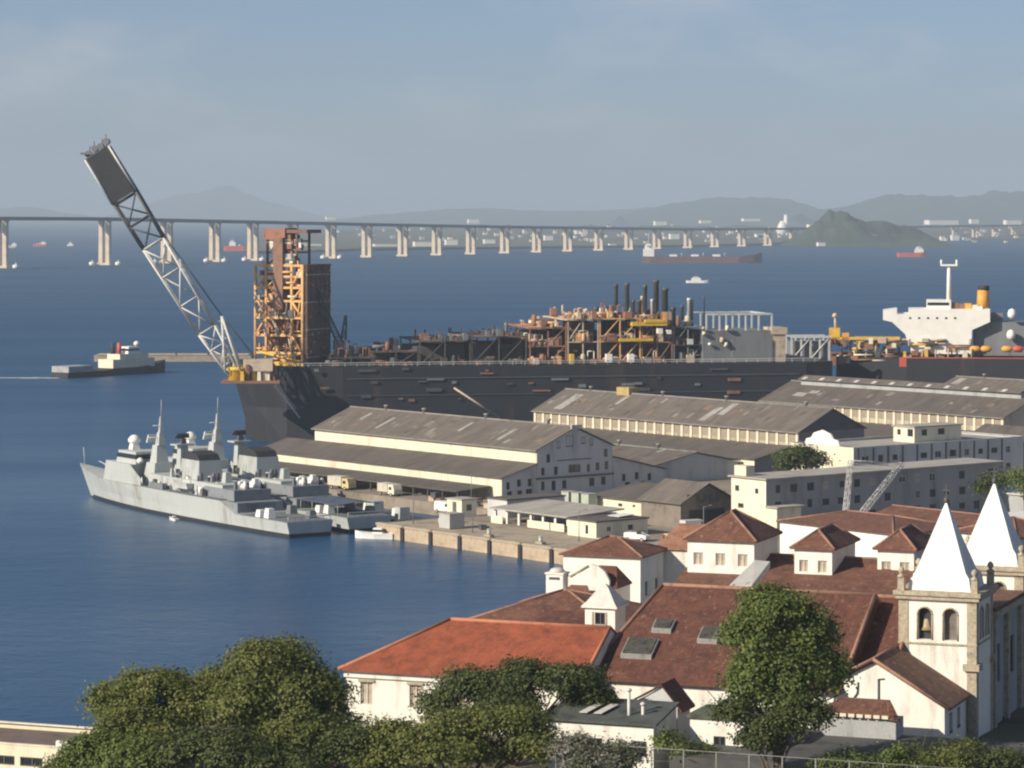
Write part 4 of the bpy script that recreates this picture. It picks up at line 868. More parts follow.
        m_.build('deck_fitting', crr.choice([NAVY, NAVYDK, NAVYDK, SOOTSHADE, STEELDK, SHIPWHITE]), t)
    for k, (x, y, h1) in enumerate(((14, -3.8, 1.6), (9, 3.6, 1.8), (5, -3.0, 1.4), (12, 3.8, 1.3))): MB().tbox(x, y, 2.96, 2.96 + h1, .9, .8, .7, .6).build('deck_locker', SHIPWHITE if k % 2 else NAVYDK, t)
    return t
fwd = Vector((-0.545, 0.838, 0)).normalized(); stb = Vector((fwd.y, -fwd.x, 0)); rzc = math.atan2(fwd.y, fwd.x)
s0 = (G(290, 539) + G(330, 535)) * 0.5; s0.z = 0
c1 = corvette('grey warship with white gun shield, outermost of the moored pair', s0, rzc)
c2 = copy_tree(c1, None, 'grey warship moored inside, its masts behind the outer warship'); c2.location = s0 + stb * 13.6 + fwd * 1.5
# blue tarpaulin awning over the after deck of the inner warship
tp = thing('deck_awning', 'dark blue-grey awning stretched over the after deck of the inner warship', 'awning', c2.location + Vector((0, 0, 0)), rzc)
MB().prism([(4, 0, 5.4), (4, 4.6, 4.9), (4, 4.6, 4.8), (4, 0, 5.3), (4, -4.6, 4.8), (4, -4.6, 4.9)], (14.8, 0, 0)).build('cover', paint('dark_awning', (.07, .09, .13), .8, .2, .5), tp)
pm = MB()
for x in (4.2, 9, 14, 18.5):
    for y in (-5.0, 5.0): MB().tube((x, y * .9, 2.95), (x, y * .9, 4.85), .05).build('pole', STEELLT, tp)
# flat pontoon with gear between the warships and the quay corner
pt = thing('pontoon', 'flat grey work pontoon with gear between the warship sterns and the quay corner', 'pontoon', s0 + stb * 24.5 + fwd * 3, rzc)
hull(MB(), [(0, 3.4, 1.6, 3.2, -1), (22, 3.4, 1.6, 3.2, -1)]).build('hull', STEELDK, pt)
for k, (x, y, a_, b_, h_) in enumerate(((3, 1, 1.0, 1.2, 2.2), (8, -1.4, 1.4, 1.0, 1.4), (13, 1.2, 1.6, 1.2, 2.6), (18, -1, 1.2, 1.3, 1.8))): MB().tbox(x, y, 1.62, 1.62 + h_, a_, b_, a_ * .9, b_ * .9).build('deck_gear', SHIPWHITE if k % 2 else NAVY, pt)
def launch(label, pos, rz, L_=6.5, mat=None, group=None):
    t = thing('launch', label, 'boat', pos, rz, group); k = L_ / 6.5
    hull(MB(), [(0, 1.0*k, .9*k, .8*k, -.3), (3*k, 1.15*k, .85*k, .9*k, -.4), (5.2*k, .8*k, 1.0*k, .5*k, -.4), (6.5*k, .06, 1.25*k, .03, -.2)]).build('hull', mat or SHIPWHITE, t)
    MB().tbox(2.6*k, 0, .88*k, 1.7*k, .9*k, .7*k, .7*k, .6*k).build('cabin', SHIPWHITE, t); MB().tbox(2.6*k, 0, 1.1*k, 1.5*k, .92*k, .72*k, .82*k, .66*k).build('cabin_window', GLASS, t)
    return t
launch('small white launch floating between the warships and the quay corner', G(394, 539), R(165), 7.5)
launch('tiny white dinghy alongside the grey warship hull', G(177, 521), rzc, 3.2)

# ================================================================== TUG, BARGE
a, b = G(60, 378), G(165, 371.5); rzt = math.atan2(b.y - a.y, b.x - a.x)
tg = thing('supply_tug', 'dark tug with cream wheelhouse steaming right, white wake behind it', 'tug', a, rzt)
LT = (b - a).length; kx = LT / 40
hull(MB(), [(0, 4.2, 2.0, 3.8, -2), (9*kx, 4.6, 1.9, 4.4, -2), (9.1*kx, 4.6, 2.0, 4.4, -2), (26*kx, 4.6, 2.6, 4.2, -2), (35*kx, 3.4, 3.4, 2.2, -2), (LT, .2, 4.6, .1, -1)]).build('hull', HULLBLK, tg)
MB().box(.1, 9*kx, -4.3, 4.3, 2.01, 4.2).build('stern_cargo', paint('grey_cargo', (.33, .33, .32), .8, .2), tg)
m_ = MB(); m_.box(17*kx, 33*kx, -3.8, 3.8, 2.6, 5.8); m_.box(20*kx, 31*kx, -3.2, 3.2, 5.8, 7.6); so_ = m_.build('deckhouse', CREAM, tg)
m_ = MB(); m_.tbox(26*kx, 0, 7.6, 10.2, 3.0, 2.6, 2.6, 2.2); m_.build('wheelhouse', SHIPWHITE, tg); MB().tbox(26*kx, 0, 8.6, 9.5, 2.9, 2.52, 2.76, 2.38).build('wheelhouse_windows', GLASS, tg)
for sy in (-1.6, 1.6): MB().lathe([(.9, 0), (.8, 4.2)], 10, (21*kx, sy, 7.6)).build('funnel', SHIPRED if sy < 0 else SOOTSHADE, tg)
MB().tube((27*kx, 0, 10.2), (27*kx, 0, 15), .2, .1).build('mast', STEELDK, tg)
MB().lathe([(.3, 0), (1.1, .6), (1.1, 1.4), (.3, 2.0)], 10, (30*kx, 1.5, 10.0)).build('radome', SHIPWHITE, tg)
fm = MB()
for k in range(14):
    x0 = -k * 7.0; wd = 1.6 + .18 * k + .5 * math.sin(k * 2.1); c0 = G(60, 378) + Vector((x0, -x0 * -.10 * -1 * .6, .03)); 
    fm.add([c0 + Vector((0, -wd, 0)), c0 + Vector((-7.6, -wd * .9 - .3, 0)), c0 + Vector((-7.4, wd * .8, 0)), c0 + Vector((-.6, wd * .9, 0))], [(0, 1, 2, 3)])
tag(fm.build('wake_foam', FOAM), 'white foam of the tug wake running to the left edge', 'wake', kind='stuff')
a, b = G(96, 361), G(252, 361); bg_ = thing('flat_barge', 'long low beige barge behind the tug, reaching to the black bow', 'barge', a, math.atan2(b.y - a.y, b.x - a.x)); LB = (b - a).length
hull(MB(), [(0, 6, 2.6, 5.6, -1), (2, 6, 2.4, 5.8, -1), (LB, 6, 2.4, 5.8, -1)]).build('hull', paint('beige_barge', (.34, .29, .22), .8, .2), bg_)
MB().box(1, LB - 1, -5, 5, 2.62, 2.9).build('deck_plating', paint('barge_deck', (.42, .36, .27), .85, .25, .2), bg_)
for x in (8, 20, 33, 46): MB().lathe([(.35, 0), (.35, .8), (.5, 1.0)], 8, (x, -5, 2.9)).build('bollard', STEELDK, bg_)

# ------------------------------------------------------------------ small things on the quay
def lamp_post(label, pos, rz):
    t = thing('lamp_post', label, 'lamp post', pos, rz, 'lamp posts on the dock')
    MB().tube((0, 0, 0), (0, 0, 5.5), .09, .06, n=8).build('pole', MODGREY, t); MB().tube((0, 0, 5.4), (1.2, 0, 5.7), .05, n=6).build('arm', MODGREY, t); MB().box(1.0, 1.6, -.12, .12, 5.62, 5.74).build('lantern', CAPGREY, t)
for p_, q_, lab in ((-446, 329, 'grey lamp post near the quay corner by the cabinet'), (-428, 329, 'grey lamp post in front of the pale roofed open shed'), (-404, 334, 'grey lamp post right of the cream guard house'), (-470, 361, 'grey lamp post at the near end of the quay canopy'), (-396, 356, 'grey lamp post before the dark open ended shed')):
    lamp_post(lab, D(p_, q_, QZ), DOCK + 1.2)
def crate_pile(label, pos, mats, seed):
    r_ = random.Random(seed); t = thing('crate_pile', label, 'crates', pos, DOCK + r_.uniform(-.3, .3), 'crate piles on the dock')
    for k in range(r_.randint(3, 5)):
        x, y, s_ = r_.uniform(-1.6, 1.6), r_.uniform(-1, 1), r_.uniform(.4, .8); MB().box(x - s_, x + s_, y - s_, y + s_, 0 if k < 3 else .9, (0 if k < 3 else .9) + s_ * 1.3).build('crate', r_.choice(mats), t)
CM = [PALEMOD, RUST, CREAM, STEELDK, GREENGREY]
for i, (p_, q_, lab) in enumerate(((-444, 335, 'small pile of crates between cabinet and open shed'), (-431, 334, 'small pile of crates on the quay before the open shed'), (-401, 338, 'small pile of crates right of the guard house'), (-466, 352 + 7, 'pile of crates beside the canopy end'), (-398, 349, 'pile of crates in the yard behind the guard house'), (-478, 359, 'pile of crates under the canopy edge'), (-386, 362, 'pile of crates before the cream end wall of the long grey block'), (-461, 359.5, 'pile of crates behind the cream kiosk'))):
    crate_pile(lab, D(p_, q_, QZ), CM, i)
vehicle('dark car parked behind the open shed', D(-430, 360, QZ), DOCK, STEELDK, 4.3, 1.8, 1.5, name='car')
vehicle('white car parked in the yard right of the guard house', D(-399, 343, QZ), DOCK + .4, SHIPWHITE, 4.3, 1.8, 1.5, name='car')
vehicle('grey car parked by the cream end wall of the long grey block', D(-398, 366, QZ), DOCK + 1.5, MODGREY, 4.3, 1.8, 1.5, name='car')

# ================================================================== PRODUCTION SHIP (black hull, topsides, scaffold tower)
fp0 = G(243, 445); fp0.z = 0
FPL = 160.0; frz = math.atan2(30, 143)
fp = thing('production_ship', 'huge black hulled production ship crowded with topside modules behind the warehouses', 'ship', fp0, frz)
hull(MB(), [(0, 8, 20.5, 1.5, -4, 5), (4.5, 16, 20.3, 8, -4), (12, 22, 20, 19, -5), (26, 24, 19.8, 24, -5), (FPL - 8, 24, 19.8, 24, -5), (FPL, 22, 20, 21, -5)]).build('hull', HULLBLK, fp, (0, 24, 0))
rb = MB(); rb.add([(27.0, -.06, -.5), (FPL - 9, -.06, -.5), (FPL - 9, -.06, 5.2), (27.0, -.06, 5.2)], [(0, 1, 2, 3)])
rb.build('boot_topping', HULLRED, fp)
def on_ship(u, v, dy=6.0):
    """local position on the production ship for a pixel, dy metres inside the near side"""
    best = None
    c, s_ = math.cos(frz), math.sin(frz); k = (u - 512) / F
    # point = fp0 + x*(c,s)+dy*(-s,c):  X = k*Y
    x = (k * (fp0.y + dy * c) - (fp0.x - dy * s_)) / (c - k * s_)
    Y = fp0.y + x * s_ + dy * c
    return Vector((x, dy, H - (v - VH) / F * Y)), Y / F
DZ = 19.9
mb_ = MB(); mb_.box(14, FPL - 4, 1.5, 1.7, DZ + .9, DZ + 1.05); mb_.box(14, FPL - 4, 1.5, 1.7, DZ + .4, DZ + .5)
for x in np.arange(14, FPL - 4, 3.2): mb_.box(x, x + .12, 1.5, 1.62, DZ, DZ + 1.0)
tag(mb_.build('deck_railing', STEELLT, fp), kind='stuff')
rr = random.Random(11)
def clutter(name, u0, u1, vtop, mats, dens, seed, dy0=4, dy1=34, base=DZ, label=None):
    """one process module: decks on columns with its own vessels, pipes and frames"""
    r = random.Random(seed); a, m = on_ship(u0, vtop(u0), dy0); b, _ = on_ship(u1, vtop(u1), dy0)
    x0, x1 = a.x, b.x; top = lambda x: a.z + (b.z - a.z) * (x - x0) / max(.1, x1 - x0)
    fr = MB(); nz = max(1, int((min(a.z, b.z) - base) / 4.2)); nxx = max(2, int((x1 - x0) / 5))
    for i in range(nxx + 1):
        x = x0 + (x1 - x0) * i / nxx
        for y in (dy0, (dy0 + dy1) / 2, dy1): fr.box(x - .16, x + .16, y - .16, y + .16, base, top(x) - r.uniform(-1.0, 1.2))
    for j in range(1, nz + 1):
        z = base + (min(a.z, b.z) - base) * j / nz
        for y in (dy0, (dy0 + dy1) / 2, dy1): fr.box(x0 - .4, x1 + .4, y - .14, y + .14, z - .32, z)
        for i in range(nxx + 1):
            x = x0 + (x1 - x0) * i / nxx; fr.box(x - .16, x + .16, dy0, dy1, z - .4, z - .05)
    for i in range(nxx):
        xa, xb = x0 + (x1 - x0) * i / nxx, x0 + (x1 - x0) * (i + 1) / nxx
        for j in range(nz):
            za, zb2 = base + (min(a.z, b.z) - base) * j / nz, base + (min(a.z, b.z) - base) * (j + 1) / nz
            if r.random() < .6: fr.tube((xa, dy0, za), (xb, dy0, zb2), .14, n=4)
    root = tag(fr.build(name, mats[0], fp), label)
    cb = MB(); rc_ = random.Random(seed + 50); xx = x0
    while xx < x1 - 1.5:
        ww = rc_.uniform(2.5, 5); cb.box(xx, min(xx + ww, x1), dy0 + 2.6 + rc_.uniform(0, 2), dy1 - 2, base - .1, base + (min(a.z, b.z) - base) * rc_.uniform(.55, .92)); xx += ww + .05
    cb.build('machinery_housing', paint('dusky_housing', (.075, .062, .055), .9, .3, .4), root)
    dkm = MB()
    for j in range(1, nz + 1):
        z = base + (min(a.z, b.z) - base) * j / nz; dkm.box(x0, x1, dy0 + .4, dy1 - .4, z - .62 + .2, z - .5 + .2)
    dkm.build('deck_plate', mats[1], root)
    n = int((x1 - x0) * dens * 1.9); parts = {}
    for k in range(n):
        x = r.uniform(x0 + 1, x1 - 1); y = r.choice([r.uniform(dy0 - .6, dy0 + 3), r.uniform(dy0, dy1)]); j = r.randint(0, nz)
        z = base + (min(a.z, b.z) - base) * j / nz + .02; s1, s2, s3 = r.uniform(.3, 1.2), r.uniform(.3, 1.0), r.uniform(.5, 2.2); kind = r.random(); mt = r.choice(mats)
        m_ = MB()
        if kind < .38: m_.tbox(x, y, z, z + s3, s1, s2, s1 * .92, s2 * .92); nm = 'equipment_skid'
        elif kind < .62: m_.lathe([(s2 * .5, 0), (s2 * .75, .3), (s2 * .75, s3 * 1.2), (s2 * .4, s3 * 1.2 + .4)], 9, (x, y, z)); nm = 'vessel'
        elif kind < .85: m_.tube((x - s1 * 2, y, z + 1.2), (x + s1 * 2, y, z + 1.2), s2 * .45, n=9); m_.box(x - s1, x - s1 + .3, y - .3, y + .3, z, z + 1.2); m_.box(x + s1 - .3, x + s1, y - .3, y + .3, z, z + 1.2); nm = 'drum'
        else:
            m_.tube((x, y, z), (x, y, z + s3 * 1.6), .16, n=5); m_.tube((x, y, z + s3 * 1.6), (x + s1 * 2, y, z + s3 * 1.6), .16, n=5); m_.tube((x + s1 * 2, y, z + s3 * 1.6), (x + s1 * 2, y, z), .16, n=5); nm = 'pipe_loop'
        m_.build(nm, mt, root)
    return root
darkset = [paint('dark_topside', (.085, .075, .068), .85, .3, .4), RUST, STEELDK, MODGREY]
rustset = [SCAFF, PALEMOD, RUST, OXIDE, paint('dusty_pink_steel', (.42, .27, .19), .8, .2), PALEMOD, CREAM]
greyset = [MODGREY, STEELDK, STEELLT, RUST, PALEMOD]
clutter('deck_module', 330, 372, lambda u: 357, darkset, 1.0, 1)
clutter('deck_module', 374, 418, lambda u: 351, darkset + [PALEMOD], 1.2, 2)
clutter('deck_module', 420, 470, lambda u: np.interp(u, [420, 470], [341, 333]), darkset, 1.3, 3)
clutter('deck_module', 472, 526, lambda u: np.interp(u, [472, 526], [332, 336]), darkset + [RUST], 1.2, 4)
clutter('process_module', 530, 566, lambda u: 327, [OXIDE] + rustset, 3.8, 5)
clutter('process_module', 568, 598, lambda u: 319, [PALEMOD] + rustset, 4.0, 6)
clutter('process_module', 600, 640, lambda u: 318, rustset + greyset, 4.0, 7)
clutter('process_module', 642, 672, lambda u: 320, [RUST] + rustset + greyset, 3.6, 8)
clutter('process_module', 674, 702, lambda u: 326, greyset + [RUST], 2.2, 9)
def ship_part(name, mat, fn): m_ = MB(); fn(m_); return m_.build(name, mat, fp)
# dark exhaust stacks
for u, v0, v1, r_, mt in ((606, 306, 322, 1.0, STEELDK), (596, 307, 322, 1.0, STEELDK), (616, 284, 330, .85, STEELDK), (627, 283, 330, 1.0, STEELDK), (633, 300, 320, .8, STEELDK), (639, 300, 322, .8, STEELDK), (642, 296, 322, .55, PALEMOD), (645, 285, 326, .9, STEELDK), (652, 299, 322, .6, STEELLT), (656, 280, 326, 1.2, STEELDK), (665, 288, 326, 1.3, STEELDK), (673, 307, 326, 1.1, STEELDK), (682, 305, 326, .7, STEELDK), (689, 298, 326, .75, STEELLT), (692, 300, 326, .5, STEELDK), (704, 296, 330, .35, STEELDK)):
    a, m = on_ship(u, v0, 12); b, m = on_ship(u, v1, 12)
    r_ *= .66
    ship_part('exhaust_stack', mt, lambda q: q.lathe([(r_, b.z), (r_, a.z - .8), (r_ * 1.2, a.z - .7), (r_ * 1.2, a.z)], 10, (a.x, 12, 0)))
# yellow walkways and canopies
for u0, u1, v, th in ((632, 667, 324, 1.0), (619, 653, 340, .7), (645, 667, 322, 1.3)):
    a, m = on_ship(u0, v, 3); b, m = on_ship(u1, v, 3)
    ship_part('yellow_platform', YELLOW, lambda q: q.box(a.x, b.x, 2.6, 9, a.z - th/2, a.z + th/2))
for u, v, w_, h_, mt in ((572, 359, 4, 10, YELLOW), (609, 358, 6, 8, SHIPWHITE), (631, 358, 6, 8, SHIPWHITE), (660, 331, 5, 5, SHIPWHITE), (669, 332, 4, 4, SHIPWHITE)):
    a, m = on_ship(u, v, 2); ship_part('white_cabin' if mt is SHIPWHITE else 'yellow_locker', mt, lambda q: q.tbox(a.x, 2.4, a.z - h_ * m / 2, a.z + h_ * m / 2, w_ * m / 2, .8, w_ * m / 2, .8))
# grey accommodation block with rail frame on top
a, m = on_ship(703, 331, 3); b, m = on_ship(772, 331, 3)
ship_part('grey_block', MODGREY, lambda q: (q.box(a.x, b.x, 3, 24, DZ, a.z), q.box(a.x + 8, b.x - .02, 2.6, 3.0, DZ, a.z - 2.4)))
def fr_(q):
    for x in np.linspace(a.x + 1, b.x, 6): q.box(x - .2, x + .2, 3, 3.4, a.z, a.z + 4.6); q.box(x - .2, x + .2, 22, 22.4, a.z, a.z + 4.6)
    q.box(a.x + 1, b.x, 3, 3.5, a.z + 4.2, a.z + 4.7); q.box(a.x + 1, b.x, 22, 22.4, a.z + 4.2, a.z + 4.6); q.box(b.x - .3, b.x, 3, 22, a.z + 4.2, a.z + 4.6)
ship_part('rail_frame', STEELLT, fr_)
r = random.Random(5)
for k in range(6):
    u = r.uniform(700, 735); v = r.uniform(322, 346); c_, m = on_ship(u, v, 2.4)
    ship_part('cable_reel', r.choice([CREAM, SHIPWHITE, PALEMOD]), lambda q: q.tube((c_.x - .4, 2.3, c_.z), (c_.x + .4, 2.3, c_.z), r.uniform(.3, .75), n=9))
c_, m = on_ship(778, 334, 4); ship_part('lookout_cabin', PALEMOD, lambda q: (q.box(c_.x - 1.8, c_.x + 1.8, 3, 10, DZ, c_.z), q.box(c_.x - 2.2, c_.x + 2.2, 2.6, 10.4, c_.z, c_.z + 1.8)))
# clutter along the black side: gangway, fenders, pipes
for u0, v0, u1, v1 in ((454, 388, 500, 418), (275, 385, 300, 418)):
    a, m = on_ship(u0, v0, -1.2); b, m = on_ship(u1, v1, -1.2); ship_part('gangway', PALEMOD if u0 > 400 else STEELLT, lambda q: q.tube(a, b, .28, n=5))
r = random.Random(8)
for k in range(30):
    u = r.uniform(290, 770); v = r.uniform(368, 400); a, m = on_ship(u, v, -.15); ln = r.uniform(.6, 5)
    ship_part('side_fitting', r.choice([RUST, MODGREY, MODGREY, STEELDK, STEELDK]), lambda q: q.box(a.x, a.x + ln, -.4, -.02, a.z - r.uniform(.15, .7), a.z + .2))
def rub(q):
    q.box(27, FPL - 10, -.22, -.02, 16.6, 16.9); q.box(27, FPL - 10, -.22, -.02, 12.2, 12.4)
ship_part('rubbing_strake', STEELDK, rub)

# scaffold wrapped tower at the bow
b0, m = on_ship(279, 362, 9); 
tw = thing('scaffold_tower', 'tall ochre steel tower wrapped in scaffolding at the bow of the black ship', 'tower', fp0 + Vector((math.cos(frz) * b0.x - math.sin(frz) * 9, math.sin(frz) * b0.x + math.cos(frz) * 9, DZ + .02)), R(-24))
WT, DT, HT = 14.0, 13.0, 26.5
base_z = DZ
tf = MB(); r = random.Random(21)
for x in (-WT/2, -WT/2 + 3.2, WT/2 - 3.2, WT/2):
    for y in (0, DT): tf.tube((x, y, 0), (x, y, HT), .42, n=6)
for z in (0.8, 3.4, 8.0, 12.6, 17.0, 20.5, 23.4, 26.3):
    for y in (0, DT): tf.box(-WT/2, WT/2, y - .25, y + .25, z - .3, z + .3)
    for x in (-WT/2, WT/2): tf.box(x - .25, x + .25, 0, DT, z - .3, z + .3)
for (xa, za, xb, zb2) in ((-7, .8, 7, 3.2), (-7, 20.5, -3.8, 23.4), (-3.8, 17, 0, 20.5), (-3.8, 20.5, 0, 23.4), (7, 12.6, 3.8, 17), (3.8, 17, 7, 20.5), (-7, 8, -3.8, 12.6), (7, 3.4, 3.8, 8), (3.8, 20.5, 7, 26.3), (-7, 12.6, -3.8, 17)):
    tf.tube((xa, -.1, za), (xb, -.1, zb2), .32, n=5)
tf.build('steel_frame', SCAFF, tw)
br_ = MB(); br_.box(-WT/2 - .6, WT/2 + .6, -.9, -.5, .1, .9); br_.tube((-5, -1, 3.6), (WT/2, -1, 1.2), .35); br_.build('yellow_beam', YELLOW, tw)
br_ = MB(); br_.box(-1.5, 1.3, -.5, .9, 14.8, HT + 7); br_.build('central_trunk', paint('dull_oxide', (.25, .14, .095), .85, .25, .4), tw)
for k in range(230):
    x = r.uniform(-6.5, 6.5); z = r.choice([3.5, 3.5, 8.1, 8.1, 12.8, 12.8, 17.2, 20.8, 23.6]); y = r.uniform(-.3, 4); s1, s2 = r.uniform(.2, .8), r.uniform(.5, 2.4)
    m_ = MB()
    if r.random() < .5: m_.tbox(x, y, z, z + s2, s1, s1, s1 * .9, s1 * .9)
    elif r.random() < .6: m_.tube((x - s1 * 2, y, z + 1), (x + s1 * 2, y, z + 1), s1 * .5, n=7)
    else: m_.tube((x, y, z), (x + r.uniform(-2, 2), y, z + 4), .2, n=5)
    m_.build('tower_equipment', r.choice([OXIDE, RUST, SCAFF, SCAFF, SCAFF, STEELDK, PALEMOD, CREAM]), tw)
bk = MB(); bk.box(-WT/2 + .6, WT/2 - .6, 5.5, 6.0, 3.2, 22); bk.build('inner_bulkhead', OXIDE, tw)
nb = MB()
for k in range(11): nb.box(WT/2 + .5, WT/2 + .9, .2, DT + 1, k * 2.4, k * 2.4 + 2.25)
nb.box(WT/2 + .6, WT/2 + .8, .2, DT + 1, 0, 26.6)
tag(nb.build('scaffold_net', NET, tw), kind='stuff')
for k in range(70):
    y, z = r.uniform(.5, DT + .5), r.uniform(.5, 26); m_ = MB(); m_.box(WT/2 + .9, WT/2 + 1.0 + r.uniform(0, .3), y, y + r.uniform(.3, 1.2), z, z + r.uniform(.2, .9)); m_.build('net_fitting', r.choice([NET, STEELDK, RUST, NET, MODGREY, PALEMOD]), tw)

for k in range(6): MB().box(WT/2 + 1.0, WT/2 + 1.15, .3 + k * 2.6, .5 + k * 2.6, 0, 26.4).build('scaffold_pole', RUST, tw)
for k in range(11): MB().box(WT/2 + 1.0, WT/2 + 1.2, .2, DT + 1, k * 2.4 + 2.2, k * 2.4 + 2.45).build('scaffold_ledger', PALEMOD if k % 3 == 0 else RUST, tw)
nb = MB(); nb.box(-2, WT/2 + .4, DT - .2, DT + .4, 0, 26); nb.build('rear_net', NET, tw)
up = MB()
for x, y in ((-4.5, 2), (4.2, 2), (-4.5, 9), (4.2, 9)): up.tube((x, y, HT), (x, y, HT + 8.5), .35)
for z in (HT + 3.2, HT + 6.2): up.box(-4.8, 4.5, 1.8, 2.2, z - .2, z + .2); up.box(4.0, 4.4, 2, 9, z - .2, z + .2)
up.tube((-4.5, 1.9, HT), (4.2, 1.9, HT + 6), .2); up.tube((4.2, 1.9, HT + 3), (-4.5, 1.9, HT + 8), .2); up.build('upper_frame', paint('upper_brown', (.20, .11, .085), .85, .2), tw)
up = MB(); up.box(-5.2, 1.2, 1.0, 8, HT + 6.6, HT + 9.6); up.build('upper_house', OXIDE, tw)
up = MB(); up.box(1.4, 7.5, 1.4, 9.5, HT + 8.3, HT + 9.2); up.build('upper_platform', paint('upper_brown', (.2, .11, .085)), tw)
for k in range(26):
    x = r.uniform(-4, 5.5); z = HT + r.uniform(.3, 7); m_ = MB(); s1 = r.uniform(.3, .8)
    m_.tbox(x, r.uniform(1, 3), z, z + r.uniform(.6, 1.8), s1, s1, s1, s1); m_.build('upper_equipment', r.choice([CREAM, OXIDE, RUST, STEELDK, SHIPWHITE]), tw)
# small deck crane right of the tower
c_, m = on_ship(340, 362, 10); dc = thing('deck_crane', 'dark lattice deck crane folded beside the scaffold tower on the black ship', 'crane', fp0 + Vector((math.cos(frz) * c_.x - math.sin(frz) * 10, math.sin(frz) * c_.x + math.cos(frz) * 10, DZ)), frz)
MB().lathe([(1.5, 0), (1.3, 4)], 10).build('pedestal', STEELDK, dc); MB().box(-1.6, 1.6, -1.4, 1.4, 4.01, 6.6).build('cab', MODGREY, dc)
m_ = MB(); truss(m_, (0, -.6, 5.6), (-6.5, -.6, 20), 1.5, .8, (.9, 0, .4), (0, 1, 0), 8, .16, .1); m_.build('boom', STEELDK, dc)
m_ = MB(); truss(m_, (1, .6, 6.5), (1.6, .6, 13), 1.3, .5, (1, 0, 0), (0, 1, 0), 4, .15, .1); m_.build('gantry', STEELDK, dc)

# ================================================================== GIANT CRANE BOOM over the bow
bs = A(238, 380, 768); tip = A(98, 153, 768)
gc = thing('heavy_lift_crane', 'giant lattice crane boom leaning left over the bow of the black ship', 'crane', (bs.x, bs.y, 17.0), 0)
O = Vector(gc.location)
lb = lambda u, v, Y=768: A(u, v, Y) - O
ax = (tip - bs).normalized(); side = Vector((ax.z, 0, -ax.x)).normalized(); dep = Vector((0, 1, 0))
def boom_seg(q, t0, t1, w0, w1, n, rc, rd): truss(q, bs.lerp(tip, t0) - O, bs.lerp(tip, t1) - O, w0, w1, side, dep, n, rc, rd, w0 * .7, w1 * .7)
m_ = MB(); boom_seg(m_, .0, .22, 2.4, 4.8, 3, .3, .2); boom_seg(m_, .22, .60, 4.8, 6.0, 3, .32, .22); m_.build('lower_boom', STEELLT, gc)
m_ = MB(); boom_seg(m_, .60, .80, 6.0, 6.6, 2, .36, .22); m_.build('middle_boom', STEELDK, gc)
m_ = MB(); boom_seg(m_, .80, 1.0, 6.6, 6.4, 2, .4, .25); m_.build('upper_boom', STEELDK, gc)
q = bs.lerp(tip, .805) - O; q2 = bs.lerp(tip, 1.0) - O
m_ = MB(); m_.prism([q - side*3.1 - dep*2.62, q + side*3.1 - dep*2.62, q2 + side*3.0 - dep*2.62, q2 - side*3.0 - dep*2.62], dep * .18); m_.build('head_plating', SOOTSHADE, gc)
m_ = MB(); m_.tube(q + side*3.55 - dep*2.6, q2 + side*3.5 - dep*2.6, .25); m_.tube(q - side*3.55 - dep*2.6, q2 - side*3.5 - dep*2.6, .25); m_.build('white_chord', STEELLT, gc)
hd = MB()
for k, s_ in enumerate((-2.8, -.9, .9, 2.6)):
    c_ = q2 + side * s_ + Vector((0, 0, 1.2 + .35 * (k % 2))); hd.tube(c_ - dep * 1.4, c_ + dep * 1.4, .85, n=12); hd.tube(q2 + side * s_, c_ + Vector((.3 * (-1) ** k, 0, 2.0)), .18)
hd.box(q2.x - 4.2, q2.x + 1.5, q2.y - 2.5, q2.y + 2.5, q2.z - .4, q2.z + .1); hd.build('head_sheaves', MODGREY, gc)
pe = MB(); pe.lathe([(2.6, 0), (2.2, 2.6), (2.8, 2.8), (2.8, 3.6)], 12); pe.build('pedestal', YELLOW, gc)
pe = MB(); pe.box(1.5, 9, -2, 3, 2.6, 5.6); pe.build('winch_house', PALEMOD, gc)
ag = MB(); P0 = lb(238, 372); PT = lb(222, 316)
for dy in (-2.5, 2.5):
    ag.tube(P0 + Vector((1, dy, 0)), PT + Vector((0, dy * .4, 0)), .35); ag.tube(P0 + Vector((-3, dy, 0)), PT + Vector((0, dy * .4, 0)), .3)
for t in (.3, .6, .9): ag.tube(P0.lerp(PT, t) + Vector((.5, -1.5, 0)), P0.lerp(PT, t) + Vector((-1.5, 1.5, 0)), .2)
ag.build('gantry_frame', STEELLT, gc)
rp = MB()
mid = bs.lerp(tip, .60) - O
for dy in (-1.5, 1.5): rp.tube(mid + side * 3.4 + Vector((0, dy, 0)), PT + Vector((0, dy * .4, 0)), .09, n=4); rp.tube(PT + Vector((0, dy * .4, 0)), lb(262, 366) + Vector((0, dy, 0)), .09, n=4)
tag(rp.build('stay_ropes', STEELDK, gc), kind='stuff')
r = random.Random(2)
for k in range(14):
    m_ = MB(); x, y = r.uniform(-1, 9), r.uniform(-3.5, 4); m_.tbox(x, y, 0.2, r.uniform(1.5, 5), .5, .5, .4, .4); m_.build('deck_fitting', r.choice([PALEMOD, YELLOW, RUST, CREAM]), gc)
MB().box(-4, 11, -4.5, 6, -.4, .2).build('deck_platform', RUST, gc)

